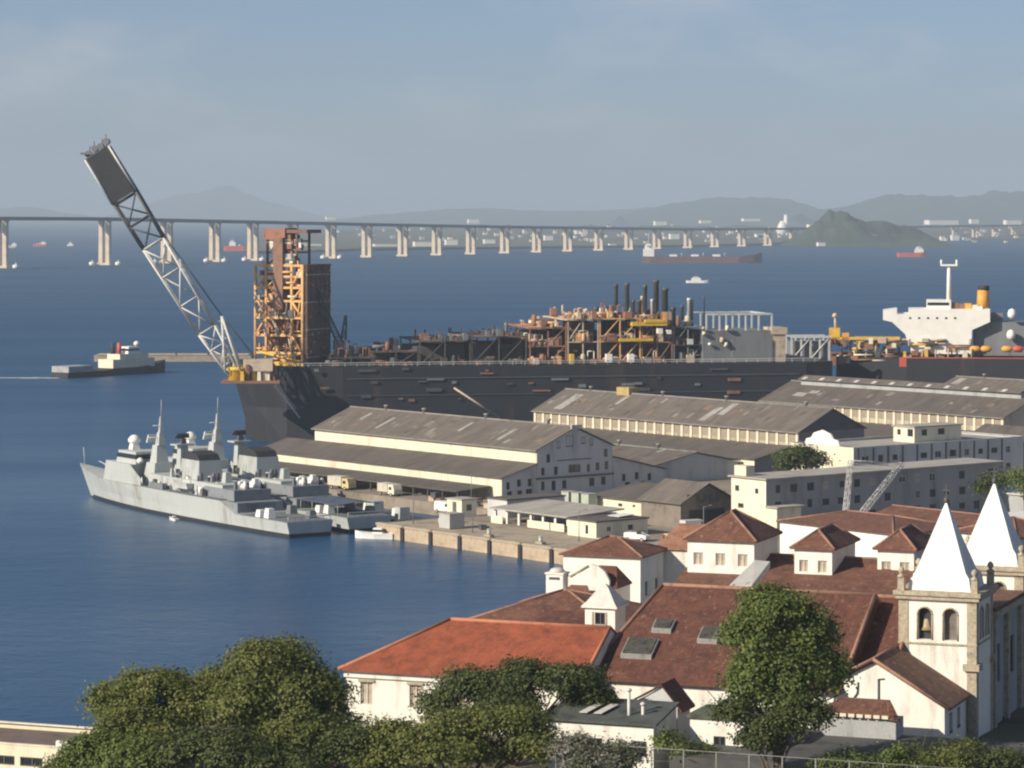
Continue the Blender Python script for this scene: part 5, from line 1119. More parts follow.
# ================================================================== WHITE STERN SHIP at the right
ws0 = A(836, 360, 862); ws0.z = 0
ws = thing('moored_tanker', 'tanker with big white superstructure and yellow funnel at the right edge', 'ship', ws0, R(-7))
hull(MB(), [(0, 12, 18.6, 11, -3), (20, 15, 18.4, 15, -3), (66, 15, 18.4, 15, -3), (82, 12, 19, 10, -3)]).build('hull', HULLBLK, ws, (0, 15, 0))
MB().add([(18, -.05, 15.9), (82, 1.5, 15.9), (82, 1.5, 18.7), (18, -.05, 18.7)], [(0, 1, 2, 3)]).build('red_band', SHIPRED, ws)
def wl(u, v, dy): 
    c, s_ = math.cos(R(-7)), math.sin(R(-7)); k = (u - 512) / F
    x = (k * (ws0.y + dy * c) - (ws0.x - dy * s_)) / (c - k * s_); Y = ws0.y + x * s_ + dy * c
    return Vector((x, dy, H - (v - VH) / F * Y))
def wbox(name, mat, u0, u1, vt, vb, y0, y1, par=None):
    a, b = wl(u0, vt, y0), wl(u1, vb, y0); m_ = MB(); m_.box(a.x, b.x, y0, y1, b.z, a.z); return m_.build(name, mat, par or ws)
a = wl(915, 345, 3); 
pr = [wl(u, v, 3) for u, v in ((883, 311), (897, 309), (897, 314), (909, 314), (909, 309), (990, 309), (990, 322), (972, 330), (971, 354), (912, 354), (905, 334), (892, 322), (883, 320))]
m_ = MB(); m_.prism([(p_.x, 3, p_.z) for p_ in pr], (0, 16, 0)); su = m_.build('superstructure', SHIPWHITE, ws)
for vv in (318,):
    for k in range(6):
        p_ = wl(914 + k * 9 - (2 if vv > 320 else 4), vv, 3); m_ = MB(); m_.box(p_.x - .3, p_.x + .3, 2.90, 2.98, p_.z - .25, p_.z + .25); m_.build('porthole', GLASS, su)
wbox('bridge_house', SHIPWHITE, 927, 951, 300, 310.5, 4, 14, su)
p_ = wl(931, 304, 4); MB().box(p_.x - 1, wl(949, 304, 4).x, 3.9, 3.97, p_.z - .35, p_.z + .45).build('bridge_windows', GLASS, su)
p0, p1 = wl(949, 301, 8), wl(949, 266, 8); m_ = MB(); m_.tube((p0.x, 8, p0.z), (p0.x, 8, p1.z), .8, .5); m_.box(p0.x - 2.4, p0.x + 2.4, 7, 9, p1.z, p1.z + .5); m_.tube((p0.x - 2.2, 8, p1.z), (p0.x - 2.2, 8, p1.z + 1.8), .3); m_.tube((p0.x + 2.2, 8, p1.z), (p0.x + 2.2, 8, p1.z + 1.8), .3); m_.build('radar_mast', SHIPWHITE, ws)
p0 = wl(983, 290, 10); m_ = MB(); m_.lathe([(1.9, wl(983, 312, 10).z), (1.6, p0.z)], 14, (p0.x, 10, 0)); fo = m_.build('funnel', ORANGE, ws)
MB().lathe([(1.62, p0.z), (1.62, p0.z + 1.3)], 14, (p0.x + .2, 10, 0)).build('funnel_top', SOOTSHADE, fo)
for k, (u, v, w_, h_, mt) in enumerate(((955, 306, 7, 6, RUST), (962, 307, 6, 6, OXIDE), (968, 307, 7, 7, YELLOW), (975, 308, 6, 6, CREAM), (980, 309, 5, 5, SHIPWHITE))):
    wbox('upper_gear', mt, u - w_/2, u + w_/2, v - h_/2, v + h_/2, 5, 9)
wbox('after_house', MODGREY, 975, 1040, 322, 356, 6, 20)
wbox('upper_gear', MODGREY, 989, 1003, 313, 322.5, 8, 14)
for u, v in ((1012, 314), (1011, 335)): 
    p_ = wl(u, v, 4); MB().lathe([(.2, -1.5), (1.2, -.8), (1.3, .2), (.9, 1.2), (.1, 1.6)], 10, (p_.x, 4, p_.z)).build('satellite_dome', SHIPWHITE, ws)
for u in (975, 986, 1007, 1018):
    p_ = wl(u, 349, 2); m_ = MB(); m_.lathe([(.2, -1.6), (.9, -1.0), (.9, 1.0), (.2, 1.6)], 8); o = m_.build('lifeboat', ORANGE if u < 1010 else SHIPRED, ws, (p_.x, 2, p_.z)); o.rotation_euler.y = R(90)
# yellow manifold deck forward of it
wbox('yellow_walkway', YELLOW, 832, 900, 337, 340, 3, 8)
for k, (u0, u1, vt, vb, mt) in enumerate(((829, 840, 328, 340, YELLOW), (842, 849, 333, 340, ORANGE))): wbox('yellow_crane_base', mt, u0, u1, vt, vb, 3, 7)
p0, p1 = wl(836, 328, 5), wl(835, 318, 5); m_ = MB(); m_.tube((p0.x, 5, p0.z), (p1.x, 5, p1.z), .6, .25); m_.lathe([(.2, 0), (.9, .4), (.5, 1.4)], 8, (p1.x, 5, p1.z)); m_.build('crane_post', PALEMOD, ws)
r = random.Random(31)
for k in range(150):
    u = r.uniform(828, 972); v = r.uniform(340, 361); p_ = wl(u, v, 1); s1, s2 = r.uniform(.3, 1.3), r.uniform(.3, 1.0); m_ = MB(); y = r.uniform(.6, 6)
    if r.random() < .5: m_.box(p_.x - s1, p_.x + s1, y, y + 1.4, p_.z - s2, p_.z + s2)
    elif r.random() < .5: m_.tube((p_.x - s1 * 2.5, y, p_.z), (p_.x + s1 * 2.5, y, p_.z), .28, n=6)
    else: m_.tube((p_.x, y, p_.z - 2), (p_.x, y, p_.z + 1.2), .22, n=5)
    m_.build('deck_piping', r.choice([YELLOW, PALEMOD, PALEMOD, RUST, CREAM, RUST, OXIDE, STEELDK]), ws)
wbox('deck_bulwark', RUST, 829, 975, 352, 366, 7, 8)
# grey frame between the two ships
fgz = A(792, 338, 850); gt = thing('pipe_gantry', 'pale grey open steel gantry between the grey block and the yellow deck gear', 'gantry', (fgz.x, fgz.y, 2.5 if False else 0), R(6))
WG = 38 * 850 / F; top = fgz.z
m_ = MB()
for x in np.linspace(0, WG, 5): m_.box(x - .25, x + .25, 0, .5, 0, top); m_.box(x - .25, x + .25, 8, 8.5, 0, top)
m_.box(-.3, WG + .3, -.2, .7, top, top + .6); m_.box(-.3, WG + .3, 7.8, 8.7, top, top + .6); m_.tube((0, 0, top - 6), (WG * .5, 0, top), .2); m_.tube((WG * .5, 0, top - 6), (WG, 0, top), .2); m_.build('frame', STEELLT, gt)
MB().box(.3, WG - .3, 1.2, 7.6, 0, top - 1.0).build('grey_tank', MODGREY, gt)

# ================================================================== MONASTERY
rv = Vector((0.933, -0.36, 0)); dv = Vector((0.36, 0.933, 0))
HB = 15.0                                           # walls go down into the hill
def mwin(n, s0, ds, z, w_, h_, kind='g'): return [(s0 + i * ds, z, w_, h_, kind) for i in range(n)]
c = G(341, 669, 24.4) + (rv + dv) * 0.3
lb_ = building('monastery_wing', 'white wing with bright orange tiled hip roof, left end of the monastery', 'building', c, MON, 19.2, 12.6, HB, 24.3, 'hip', 3.35, .45, WHITE, TILENEW, CAPNEW,
     {'front': mwin(5, 1.75, 4.15, 22.55, 1.05, 1.75, 's') + mwin(5, 1.75, 4.15, 18.6, 1.05, 1.75, 's'), 'left': mwin(3, 2.5, 3.8, 22.55, 1.0, 1.75, 's')}, 's', hips=(6.7, .0), capr=.16)
E_ = 24.3 - HB
MB().prism([(19.67, -.35, E_ + .05), (19.67, 12.95, E_ + .05), (19.67, 6.3, E_ + 3.3)], (.06, 0, 0)).build('gable_wall', WHITE, lb_)
for y in (4.5, 8.2): add_window(lb_, (19.24, y, 6.5), R(90), 1.0, 1.8, 's')
MB().box(-.12, 19.3, -.2, -.003, E_ - .5, E_ - .25).build('cornice', WHITE, lb_)
for i in range(5): MB().box(1.75 + i * 4.15 - .7, 1.75 + i * 4.15 + .7, -.12, -.003, 22.55 - HB + .92, 22.55 - HB + 1.1).build('window_head', STONE, lb_)
# main block
c = Vector((5.5, 229.7, 0)) + (rv + dv) * .3
mb0 = building('monastery_main_block', 'big brown tiled roof with flat skylights, white wall below, centre of the monastery', 'building', c, MON, 19.3, 21.0, HB, 24.3, 'hip', 6.0, .5, WHITE, TILE, CAP,
     {'front': [(6.9, 22.0, 1.0, 1.5, 'g'), (9.6, 22.0, 1.0, 1.5, 'g'), (12.3, 22.0, 1.0, 1.5, 'g'), (15, 22.0, 1.0, 1.5, 'g'), (18, 22.0, 1.0, 1.5, 'g')]}, 'g', hips=(3.0, 0.0), capr=.17)
KS = 6.0 / 11.0
def roof_light(par, x, y, w_, l_, slope, E, mat=None, lift=.42, over=.5):
    z = E + .12 + (y + over) * slope
    z2 = z + l_ * slope
    bx = MB(); bx.prism([(x, y, z - .1), (x + w_, y, z - .1), (x + w_, y + l_, z2 - .1), (x, y + l_, z2 - .1)], (0, 0, lift)); o = bx.build('skylight', paint('skylight_kerb', (.26, .25, .23), .8, .2, 1), par)
    gl = MB(); gl.prism([(x + .12, y + .12, z + lift - .05), (x + w_ - .12, y + .12, z + lift - .05), (x + w_ - .12, y + l_ - .12, z2 + lift - .17), (x + .12, y + l_ - .12, z2 + lift - .17)], (0, 0, .12)); gl.build('pane', mat or paint('dusty_skylight_glass', (.075, .072, .06), .35, .4, 1.2), o)
    MB().box(x - .03 + w_ * .5, x + .03 + w_ * .5, y, y, 0, 0) if False else None
    return o
roof_light(mb0, 1.9, 1.9, 2.5, 1.9, KS, 9.3); roof_light(mb0, 3.4, 4.9, 1.6, 1.2, KS, 9.3); roof_light(mb0, 7.4, 4.0, 1.6, 1.5, KS, 9.3)
# block in front of the church nave
c = Vector((23.6, 226.2, 0))
br2 = building('church_nave', 'brown tiled church nave roof between the green tree and the near bell tower', 'building', c, MON, 4.5, 19.6, HB, 24.3, 'hip', 5.6, .3, WHITE, TILE, CAP, None, 'g', hips=(0.0, 0.0), capr=.17)
MB().prism([(-.34, -.25, 9.4), (-.34, 19.85, 9.4), (-.34, 9.8, 14.9)], (-.05, 0, 0)).build('gable_wall', STONE, br2)
# rear wing with the three pavilions
c = G(650, 592, 25.0); c = Vector((14.8, 268.2, 0))
rw = building('monastery_rear_wing', 'long brown roofed rear wing under the three white pavilions', 'building', c, MON, 26, 16, 12, 26.6, 'gable', 2.0, .4, WHITE, TILE2, CAP, None, 'g')
def pavilion(label, uL, vL, uR, Z, depth, rise, nwin, wz, zb=20.0, wsize=(.95, 1.15), kind='s', side=0, name='pavilion'):
    a = G(uL, vL, Z); k = (uR - 512) / F
    t_ = (k * a.y - a.x) / (rv.x - k * rv.y)            # walk along the facade heading until column uR
    wl_ = t_ - .5; c_ = a + (rv + dv) * .25
    wn = {'front': [(wl_ * (i + .5) / nwin if nwin > 1 else wl_ / 2, wz, wsize[0], wsize[1], kind) for i in range(nwin)]}
    if side: wn['right'] = [(depth * (i + .6) / (side + .3), wz, .8, 1.4, 'd') for i in range(side)]
    return building(name, label, 'pavilion', c_, MON, wl_, depth, zb, Z, 'hip', rise, .35, WHITE, TILE2, CAP, wn, kind, 'white hip roofed pavilions', capr=.12)
pavilion('white pavilion with three shuttered windows and pyramid roof, largest of the rear row', 684, 540, 756, 30.5, 7.6, 2.3, 3, 28.84)
pavilion('white pavilion with two windows and hip roof, middle of the rear row', 791, 549, 834, 30, 8.2, 1.5, 2, 28.5, wsize=(.85, 1.1))
pavilion('white two windowed pavilion half hidden behind the near spire', 874, 550, 916, 30, 7.5, 1.6, 2, 28.5, wsize=(.9, 1.0))
pavilion('white pavilion with brown hip roof at the water, behind the domed lantern house', 560, 555, 642, 26.2, 7.2, 1.5, 0 or 1, 23.0, 10.0, (.8, 1.0), 'd', 2)
# big pale roof light box between pavilions
rl = thing('roof_light_box', 'long pale slanting roof light box beside the largest pavilion', 'skylight', A(728, 587, 246), 0)
P_ = [A(728, 587, 246), A(752, 585.5, 245), A(770, 562, 257), A(755, 560.5, 258)]
P_ = [p_ - A(728, 587, 246) for p_ in P_]
MB().prism(P_, (0, 0, -.5)).build('box', PALESHEET, rl); MB().prism([p_ + Vector((0, 0, .05)) for p_ in P_], (0, 0, -.04)).build('pane', PALESHEET, rl)
# orange lean roof and small roofs behind the main ridge
c = G(662, 566, 25.5)
building('lean_roof_house', 'low house with pale orange roof between the two big pavilions', 'building', (c.x, c.y + 8), MON, 6, 8, 14, 26.2, 'shed', 1.6, .3, WHITE, tiles('pale_orange_tiles', (.40, .20, .12), (.33, .165, .10), (.45, .28, .2)), None, None)
c = G(682, 578, 27.0)
building('small_hip_house', 'small brown hip roof with dark lights in front of the largest pavilion', 'building', (c.x, c.y - 1), MON, 6.5, 5.5, 18, 26.9, 'hip', 1.5, .3, WHITE, TILE2, CAP, None)
# low middle roofs and lantern house
c = G(470, 620, 23.6)
md = building('middle_roof_house', 'low faded brown double roof behind the orange roof, with a chimney house', 'building', c, MON, 13.5, 13, 10, 23.5, 'hip', 2.2, .3, WHITE, TILE2, CAP, None)
c = A(519, 628, 247)
building('middle_roof_house', 'dark brown lower roof strip between orange roof and lantern house', 'building', c, MON, 6.3, 7.5, 12, 24.6, 'shed', 1.5, .3, WHITE, TILE, CAP, None)
c = A(585, 624.5, 246)
cu = thing('lantern_house', 'little white lantern house with curved grey pyramid roof and arched window', 'lantern', (c.x, c.y, 20), MON)
zt = 27.75 - 20; W_ = 2.6
wm = MB(); wall_face(wm, (0, 0), (1, 0), (0, -1), W_, 0, zt, [(.85, 1.75, zt - 1.45, zt - .45)], .2)
for sd_ in ('right', 'back', 'left'):
    o, ux, n, Lw = SIDES(W_, W_)[sd_]; wall_face(wm, o, ux, n, Lw, 0, zt, [])
wm.build('wall', WHITE, cu); add_window(cu, (1.3, .14, zt - .95), 0, .9, 1.0, 'd')
for x in (.72, 1.78): MB().box(x - .07 + .05 * (-1 if x < 1 else 1), x + .07 + .05 * (-1 if x < 1 else 1), -.06, -.003, zt - 1.55, zt - .4).build('jamb', STONE, cu)
rf = MB(); prof = [(1.55, 0), (1.2, .35), (.8, .9), (.42, 1.4), (.02, 1.75)]
rf.lathe([(r_ * 1.414, z) for r_, z in prof], 4, (W_/2, W_/2, zt + .05), False, math.pi / 4); rf.build('roof', paint('pale_cupola', (.62, .60, .54), .8, .1), cu)
MB().box(-.25, W_ + .25, -.25, W_ + .25, zt - .08, zt + .045).build('cornice', WHITE, cu)
c = A(546, 592, 277)
cm = thing('chimney_house', 'white square chimney with domed cap standing left of the waterside pavilion', 'chimney', (c.x, c.y, 20), MON)
zt = A(546, 574, 277).z - 20
MB().box(0, 1.65, 0, 1.65, 0, zt).build('shaft', WHITE, cm); MB().box(-.1, 1.75, -.1, 1.75, zt + .003, zt + .14).build('cap', WHITE, cm); MB().lathe([(.8, 0), (.65, .25), (.3, .4)], 8, (.82, .82, zt + .14)).build('dome', PALESHEET, cm)
MB().box(.3, 1.35, -.03, -.003, zt - .5, zt - .25).build('vent', STEELDK, cm)
# curved parapet gable and little roofs in front of the waterside pavilion
c = A(568, 592, 276)
cg = thing('curved_gable_house', 'little white house with curved parapet and two small brown roofs before the waterside pavilion', 'building', (c.x, c.y, 16), MON)
z0 = A(568, 592, 276).z - 16
arc = [(0, -4), (4.0, -4), (4.0, 1.2), (3.6, 2.0), (2.9, 2.5), (2.2, 2.65), (1.6, 2.3), (.9, 1.7), (0, 1.4)]
MB().prism([(x, 0, z0 + z) for x, z in arc], (0, .4, 0)).build('parapet', WHITE, cg)
MB().tube((.2, -.05, z0 + 1.45), (2.0, -.05, z0 + 2.5), .1).build('moulding', STONE, cg)
MB().box(0, 4, .42, 6, 0, z0 + .6).build('wall', WHITE, cg)
m_ = MB(); m_.slab([(1.2, .3, z0 + .6), (4.7, .3, z0 + .6), (3.9, 2.4, z0 + 2.3), (2.2, 2.4, z0 + 2.3)], .15); m_.slab([(4.7, .3, z0 + .6), (4.7, 4.5, z0 + .6), (3.9, 2.4, z0 + 2.3)], .15); m_.build('roof', TILE, cg)
m_ = MB(); m_.slab([(-.8, -2.6, z0 - .5), (3.4, -2.6, z0 - .5), (2.2, -.8, z0 + .8), (.6, -.8, z0 + .8)], .14); m_.build('small_roof', TILE2, cg)
m_ = MB(); m_.box(2.6, 4.4, -.3, -.05, z0 - .6, z0 + .1); m_.build('eave_moulding', WHITE, cg)

# ------------------------------------------------------------------ bell towers
def arch_fill(mb, o, ux, n, s0, s1, zs, zt, steps=7):
    """spandrels above an arch whose rectangular hole runs from s0..s1 up to zt and springs at zs"""
    r_ = (s1 - s0) / 2; cx = (s0 + s1) / 2; P = lambda s_, z, d=0.0: (o[0] + ux[0]*s_ - n[0]*d, o[1] + ux[1]*s_ - n[1]*d, z)
    pts = [(cx - r_ * math.cos(math.pi * k / (2*steps)), zs + (zt - zs) * math.sin(math.pi * k / (2*steps))) for k in range(2*steps + 1)]
    for k in range(2*steps):
        (a, za), (b, zb2) = pts[k], pts[k+1]
        mb.add([P(a, za), P(b, zb2), P(b, zt), P(a, zt)], [(0, 1, 2, 3)]); mb.add([P(a, za), P(b, zb2), P(b, zb2, .45), P(a, za, .45)], [(0, 1, 2, 3)])
def tower(label, loc):
    t = thing('bell_tower', label, 'tower', (loc.x, loc.y, HB), MON, 'twin white bell towers')
    W = 5.9; z = lambda a: a - HB
    sides = SIDES(W, W); wm = MB()
    for sd_, (o, ux, n, Lw) in sides.items():
        hs = [(1.42, 2.50, z(27.55), z(29.95)), (3.40, 4.48, z(27.55), z(29.95))]
        wall_face(wm, o, ux, n, Lw, 0, z(30.6), hs, .45)
        for h in hs: arch_fill(wm, o, ux, n, h[0], h[1], z(29.45), h[3])
        for i, h in enumerate(hs):
            m_ = MB(); m_.box(-.54, .54, .46, .52, -1.2, 1.2); m_.build('belfry_dark_sheet', SOOTSHADE if not (sd_ == 'front' and i == 1) else paint('belfry_shutter', (.16, .14, .12), .9, .2, 2), t, (o[0] + ux[0]*(h[0]+h[1])/2, o[1] + ux[1]*(h[0]+h[1])/2, z(28.75)), math.atan2(ux[1], ux[0]))  # dark sheet behind each arch stands for the unlit belfry inside
            m_ = MB()
            steps = 8; rr_ = .54; prev = None
            for k in range(steps + 1):
                an = math.pi * k / steps; p_ = Vector((-rr_ * math.cos(an) * 1.08, 0, .7 + .56 * math.sin(an)))
                if prev is not None: m_.tube(prev, p_, .07, n=4)
                prev = p_
            m_.tube((-.58, 0, -1.2), (-.58, 0, .7), .07, n=4); m_.tube((.58, 0, -1.2), (.58, 0, .7), .07, n=4)
            m_.build('arch_surround', STONE, t, (o[0] + ux[0]*(h[0]+h[1])/2 + n[0]*.02, o[1] + ux[1]*(h[0]+h[1])/2 + n[1]*.02, z(28.75)), math.atan2(ux[1], ux[0]))
    bell = MB(); bell.lathe([(.1, 1.0), (.32, .85), (.4, .3), (.58, 0)], 12, (1.96, .75, z(28.2))); bell.build('bell', paint('bell_bronze', (.35, .26, .14), .5, .2), t)
    wm.build('shaft', WHITE, t)
    for x in (-.06, W - .69):
        for y in (-.06, W - .69):
            m_ = MB(); m_.box(x, x + .75, y, y + .75, 0, z(30.6)); m_.build('corner_pilaster', STONE, t)
    for za, h_, e in ((27.2, .14, .14), (25.35, .5, .32), (30.6, .62, .28)):
        m_ = MB(); m_.box(-e, W + e, -e, W + e, z(za), z(za) + h_ * .5); m_.box(-e * 1.5, W + e * 1.5, -e * 1.5, W + e * 1.5, z(za) + h_ * .5, z(za) + h_)
        if za == 27.2: m_ = MB(); m_.box(-.1, W + .1, -.1, W + .1, z(za), z(za) + h_)
        if za == 25.35:
            m_ = MB()
            for x in (-.06, W - .69):
                for y in (-.06, W - .69): m_.box(x - .25, x + 1.0, y - .25, y + 1.0, z(za), z(za) + .5)
        m_.build('cornice', STONE, t)
    zb = z(31.22); hw = 2.42
    sp = MB(); prof = [(hw, 0), (hw * .985, .25), (hw * .93, 1.0), (hw * .80, 1.35), (.06, 6.5)]
    sp.lathe([(r_ * 1.4142, h_) for r_, h_ in prof], 4, (W/2, W/2, zb), False, math.pi / 4); spo = sp.build('spire', paint('spire_white', (.82, .80, .75), .8, .07, .9, streak=1, dirt=(.60, .58, .53)), t)
    m_ = MB(); m_.lathe([(.06, 0), (.2, .15), (.2, .35), (.06, .5)], 10, (W/2, W/2, zb + 6.45)); m_.build('orb', STEELDK, spo)
    m_ = MB(); m_.box(W/2 - .04, W/2 + .04, W/2 - .04, W/2 + .04, zb + 6.9, zb + 7.9); m_.box(W/2 - .28, W/2 + .28, W/2 - .04, W/2 + .04, zb + 7.42, zb + 7.52); m_.build('cross', STEELDK, spo)
    for x in (.12, W - .12):
        for y in (.12, W - .12):
            m_ = MB(); m_.tbox(x, y, zb, zb + 1.0, .26, .26, .24, .24); m_.lathe([(.32, 0), (.32, .1), (.12, .22), (.16, .3), (.27, .48), (.22, .66), (.05, .82)], 10, (x, y, zb + 1.0)); m_.build('pinnacle', STONE, t)
    return t
ta = A(899.5, 598, 229); ta.z = 0
t1 = tower('white bell tower with tall pyramid spire, nearer of the twin towers', ta)
t2 = copy_tree(t1, None, 'white bell tower with pyramid spire cut by the right edge, farther twin'); t2.location = Vector(t1.location) + dv * 17.6
# church front between the towers, its shade put into the darker wall colour
cf = thing('church', 'shaded church front wall between the two bell towers', 'church', t1.location + dv * 6.05, MON)
FW, FD = 5.7, 11.4
wm = MB()
wall_face(wm, (FW, 0), (0, 1), (1, 0), FD, 0, 14.0, [(2.2, 3.7, 8.2, 11.2), (7.6, 9.1, 8.2, 11.2), (4.6, 6.7, 1.5, 5.2)], .3); wm.add([(0,0,0),(FW,0,0),(FW,0,14),(0,0,14)], [(0,1,2,3)]); wm.add([(0,FD,0),(FW,FD,0),(FW,FD,14),(0,FD,14)], [(0,1,2,3)])
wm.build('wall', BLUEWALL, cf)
for y in (2.95, 8.35): add_window(cf, (FW - .15, y, 9.7), R(90), 1.5, 3.0, 'd')
add_window(cf, (FW - .15, 5.65, 3.35), R(90), 2.1, 3.7, 'd')
for y in (.3, 5.2, 10.4): MB().box(FW + .003, FW + .35, y, y + .7, 0, 13.6).build('pilaster', STONE, cf)
MB().box(FW + .003, FW + .6, 0, FD, 13.61, 14.1).build('cornice', STONE, cf)
m_ = MB(); m_.slab([(-.2, -.2, 14.4), (FW + .5, -.2, 14.4), (FW + .5, FD + .2, 14.4), (-.2, FD + .2, 14.4)], .2); m_.build('roof', TILE2, cf)
# ------------------------------------------------------------------ gabled side chapel in front of the near tower
ap = A(874, 658.6, 222); 
ch = thing('side_chapel', 'white gabled chapel with weathered brown roof at the foot of the near tower', 'chapel', (ap.x, ap.y, HB), MON)
za = ap.z - HB - .3; zl = za - 1.85; zr = za - 3.1; xl, xr, dp = -3.4, 5.3, 7.2
m_ = MB(); m_.add([(xl, 0, 0), (xr, 0, 0), (xr, 0, zr), (0, 0, za), (xl, 0, zl)], [(0, 1, 2, 3, 4)]); m_.add([(xr, 0, 0), (xr, dp, 0), (xr, dp, zr), (xr, 0, zr)], [(0, 1, 2, 3)]); m_.add([(xl, 0, 0), (xl, dp, 0), (xl, dp, zl), (xl, 0, zl)], [(0, 1, 2, 3)]); m_.build('wall', WHITE, ch)
m_ = MB(); m_.slab([(0, -.35, za + .3), (0, dp, za + .3), (xr + .4, dp, zr + .05), (xr + .4, -.35, zr + .05)], .18); m_.slab([(xl - .4, -.35, zl + .1), (xl - .4, dp, zl + .1), (0, dp, za + .3), (0, -.35, za + .3)], .18); ro = m_.build('roof', tiles('mossy_tiles', (.20, .10, .065), (.13, .075, .055), (.36, .22, .13), .3, .4), ch)
for a_, b_ in (((0, -.35, za + .32), (xr + .4, -.35, zr + .07)), ((0, -.35, za + .32), (xl - .4, -.35, zl + .12)), ((0, -.35, za + .32), (0, dp, za + .32))): MB().tube(a_, b_, .13).build('ridge_cap', CAP, ro)
m_ = MB(); m_.tube((.35, -.06, za - 1.2), (.35, -.06, za - 4.5), .07); m_.tube((.35, -.06, za - 1.2), (.8, -.06, za - 1.15), .05); m_.build('drain_pipe', STEELDK, ch)
m_ = MB(); m_.tube((-1.2, -.06, za - 1.5), (-1.25, -.06, za - 2.3), .06); m_.tube((-1.25, -.06, za - 2.3), (-2.0, -.06, za - 3.4), .06); m_.build('drain_pipe', STEELDK, ch)
for y in (2.0, 4.6): add_window(ch, (xr + .03, y, zr - 1.3), R(90), .8, 1.4, 'd')
# low lean-to shed at the chapel
c = A(819, 716, 217)
ls = thing('lean_to_shed', 'low brown lean-to roof in front of the white gabled chapel', 'shed', (c.x, c.y, HB), MON)
z1, z2 = A(819, 712, 217).z - HB, A(840, 696, 219.5).z - HB
m_ = MB(); m_.slab([(-.3, 0, z1), (3.6, 0, z1), (4.6, 2.6, z2), (1.0, 2.6, z2)], .12); m_.slab([(3.62, 0, z1), (6.0, 0, z1 - .25), (4.62, 2.6, z2)], .12); m_.build('roof', TILE2, ls)
MB().box(0, 5.6, .3, 2.6, 0, z1 - .35).build('wall', BLUEWALL, ls)
for k in range(9): MB().box(-.3 + k * .62, .15 + k * .62, -.06, 0, z1 - .22, z1 + .02).build('eave_board', CREAM, ls)
# terrace in front of the church, asphalt darkened for the shadow over it
tr = MB(); tc0 = Vector((16, 222, 0)); pts = [tc0 - dv * 0 , tc0 + rv * 45, tc0 + rv * 45 - dv * 14, tc0 - dv * 14]
tr.prism([(p_.x, p_.y, 18) for p_ in pts], (0, 0, 4.2)); tag(tr.build('terrace', DARKROOF), kind='structure')

# ------------------------------------------------------------------ outbuildings at the bottom of the picture
c = A(548, 727, 213.5)
ob = building('outbuilding', 'white outbuilding with dark green-grey roof and two pale roof lights below the orange wing', 'building', c, MON, 7.9, 5.2, HB, 23.85, 'shed', .75, .25, WHITE, paint('dark_green_roof', (.075, .085, .075), .8, .25, .5), None, {'front': [(6.9, 22.3, 1.0, 1.1, 'd'), (1.5, 22.3, 1.0, 1.1, 'd'), (3.6, 22.3, 1.0, 1.1, 'd')]}, 'd')
E_ = 23.85 - HB
for x in (2.0, 3.1): m_ = MB(); m_.slab([(x, 1.0, E_ + .62), (x + .6, 1.0, E_ + .62), (x + 1.1, 3.2, E_ + .95), (x + .5, 3.2, E_ + .95)], .05); m_.build('roof_light', PALESHEET, ob)
for u, vb, vt in ((629, 724, 691), (643, 729, 705)):
    a_, b_ = A(u, vb, 213), A(u, vt, 213); p_ = thing('vent_pipe', 'taller grey vent pipe on the dark green-grey roof' if u == 629 else 'shorter grey vent pipe at the right end of the dark green-grey roof', 'pipe', (a_.x, a_.y, a_.z - 1.2))
    MB().tube((0, 0, 0), (0, 0, b_.z - a_.z + 1.2), .12, n=10).build('tube', STEELLT, p_); MB().lathe([(.2, 0), (.2, .12), (.05, .22)], 10, (0, 0, b_.z - a_.z + 1.2)).build('cowl', STEELLT, p_)
c = A(637, 711, 219)
sg = thing('gable_hut', 'small white gabled hut with tiled verge behind the dark green-grey roof', 'hut', (c.x, c.y, HB), MON); zz = c.z - HB
m_ = MB(); m_.prism([(0, 0, 0), (3.1, 0, 0), (3.1, 0, zz + .4), (1.9, 0, zz + 1.9), (.3, 0, zz + .9), (0, 0, zz + .8)], (0, 3, 0)); m_.build('wall', GREYWALL, sg)  # white hut; the shade on its wall is put in as grey
m_ = MB(); m_.slab([(1.9, -.2, zz + 2.1), (1.9, 3, zz + 2.1), (3.5, 3, zz + .2), (3.5, -.2, zz + .2)], .14); m_.slab([(-.3, -.2, zz + .85), (-.3, 3, zz + .85), (1.9, 3, zz + 2.1), (1.9, -.2, zz + 2.1)], .14); m_.build('roof', TILE, sg)
c = A(690, 717, 214)
bb = building('outbuilding', 'white walled house with flat mossy roof left of the tall green tree trunk', 'building', c, MON, 5.8, 4.5, HB, 24.0, 'flat', 0, .2, WHITE, paint('mossy_flat_roof', (.10, .115, .075), .9, .3, .8), None, {'front': [(4.5, 22.4, 1.1, 1.0, 'd'), (2.2, 22.3, .9, 1.0, 'd')]}, 'd')
c = A(-70, 728, 246)
bl = building('seaside_block', 'cream flat roofed block at the bottom left corner by the water', 'building', c, MON, 12.6, 9, 3, 16.9, 'parapet', 0, 0, CREAM, paint('brown_flat_roof', (.16, .12, .10), .9, .2, .5), None, {'front': [(6.9 + i * 2.6, 15.6, 2.1, .75, 'd') for i in range(2)] + [(6.9 + i * 2.6, 12.8, 2.1, .9, 'd') for i in range(2)], 'right': [(3, 15.4, 1.4, .8, 'd'), (6, 15.4, 1.4, .8, 'd')]}, 'd')
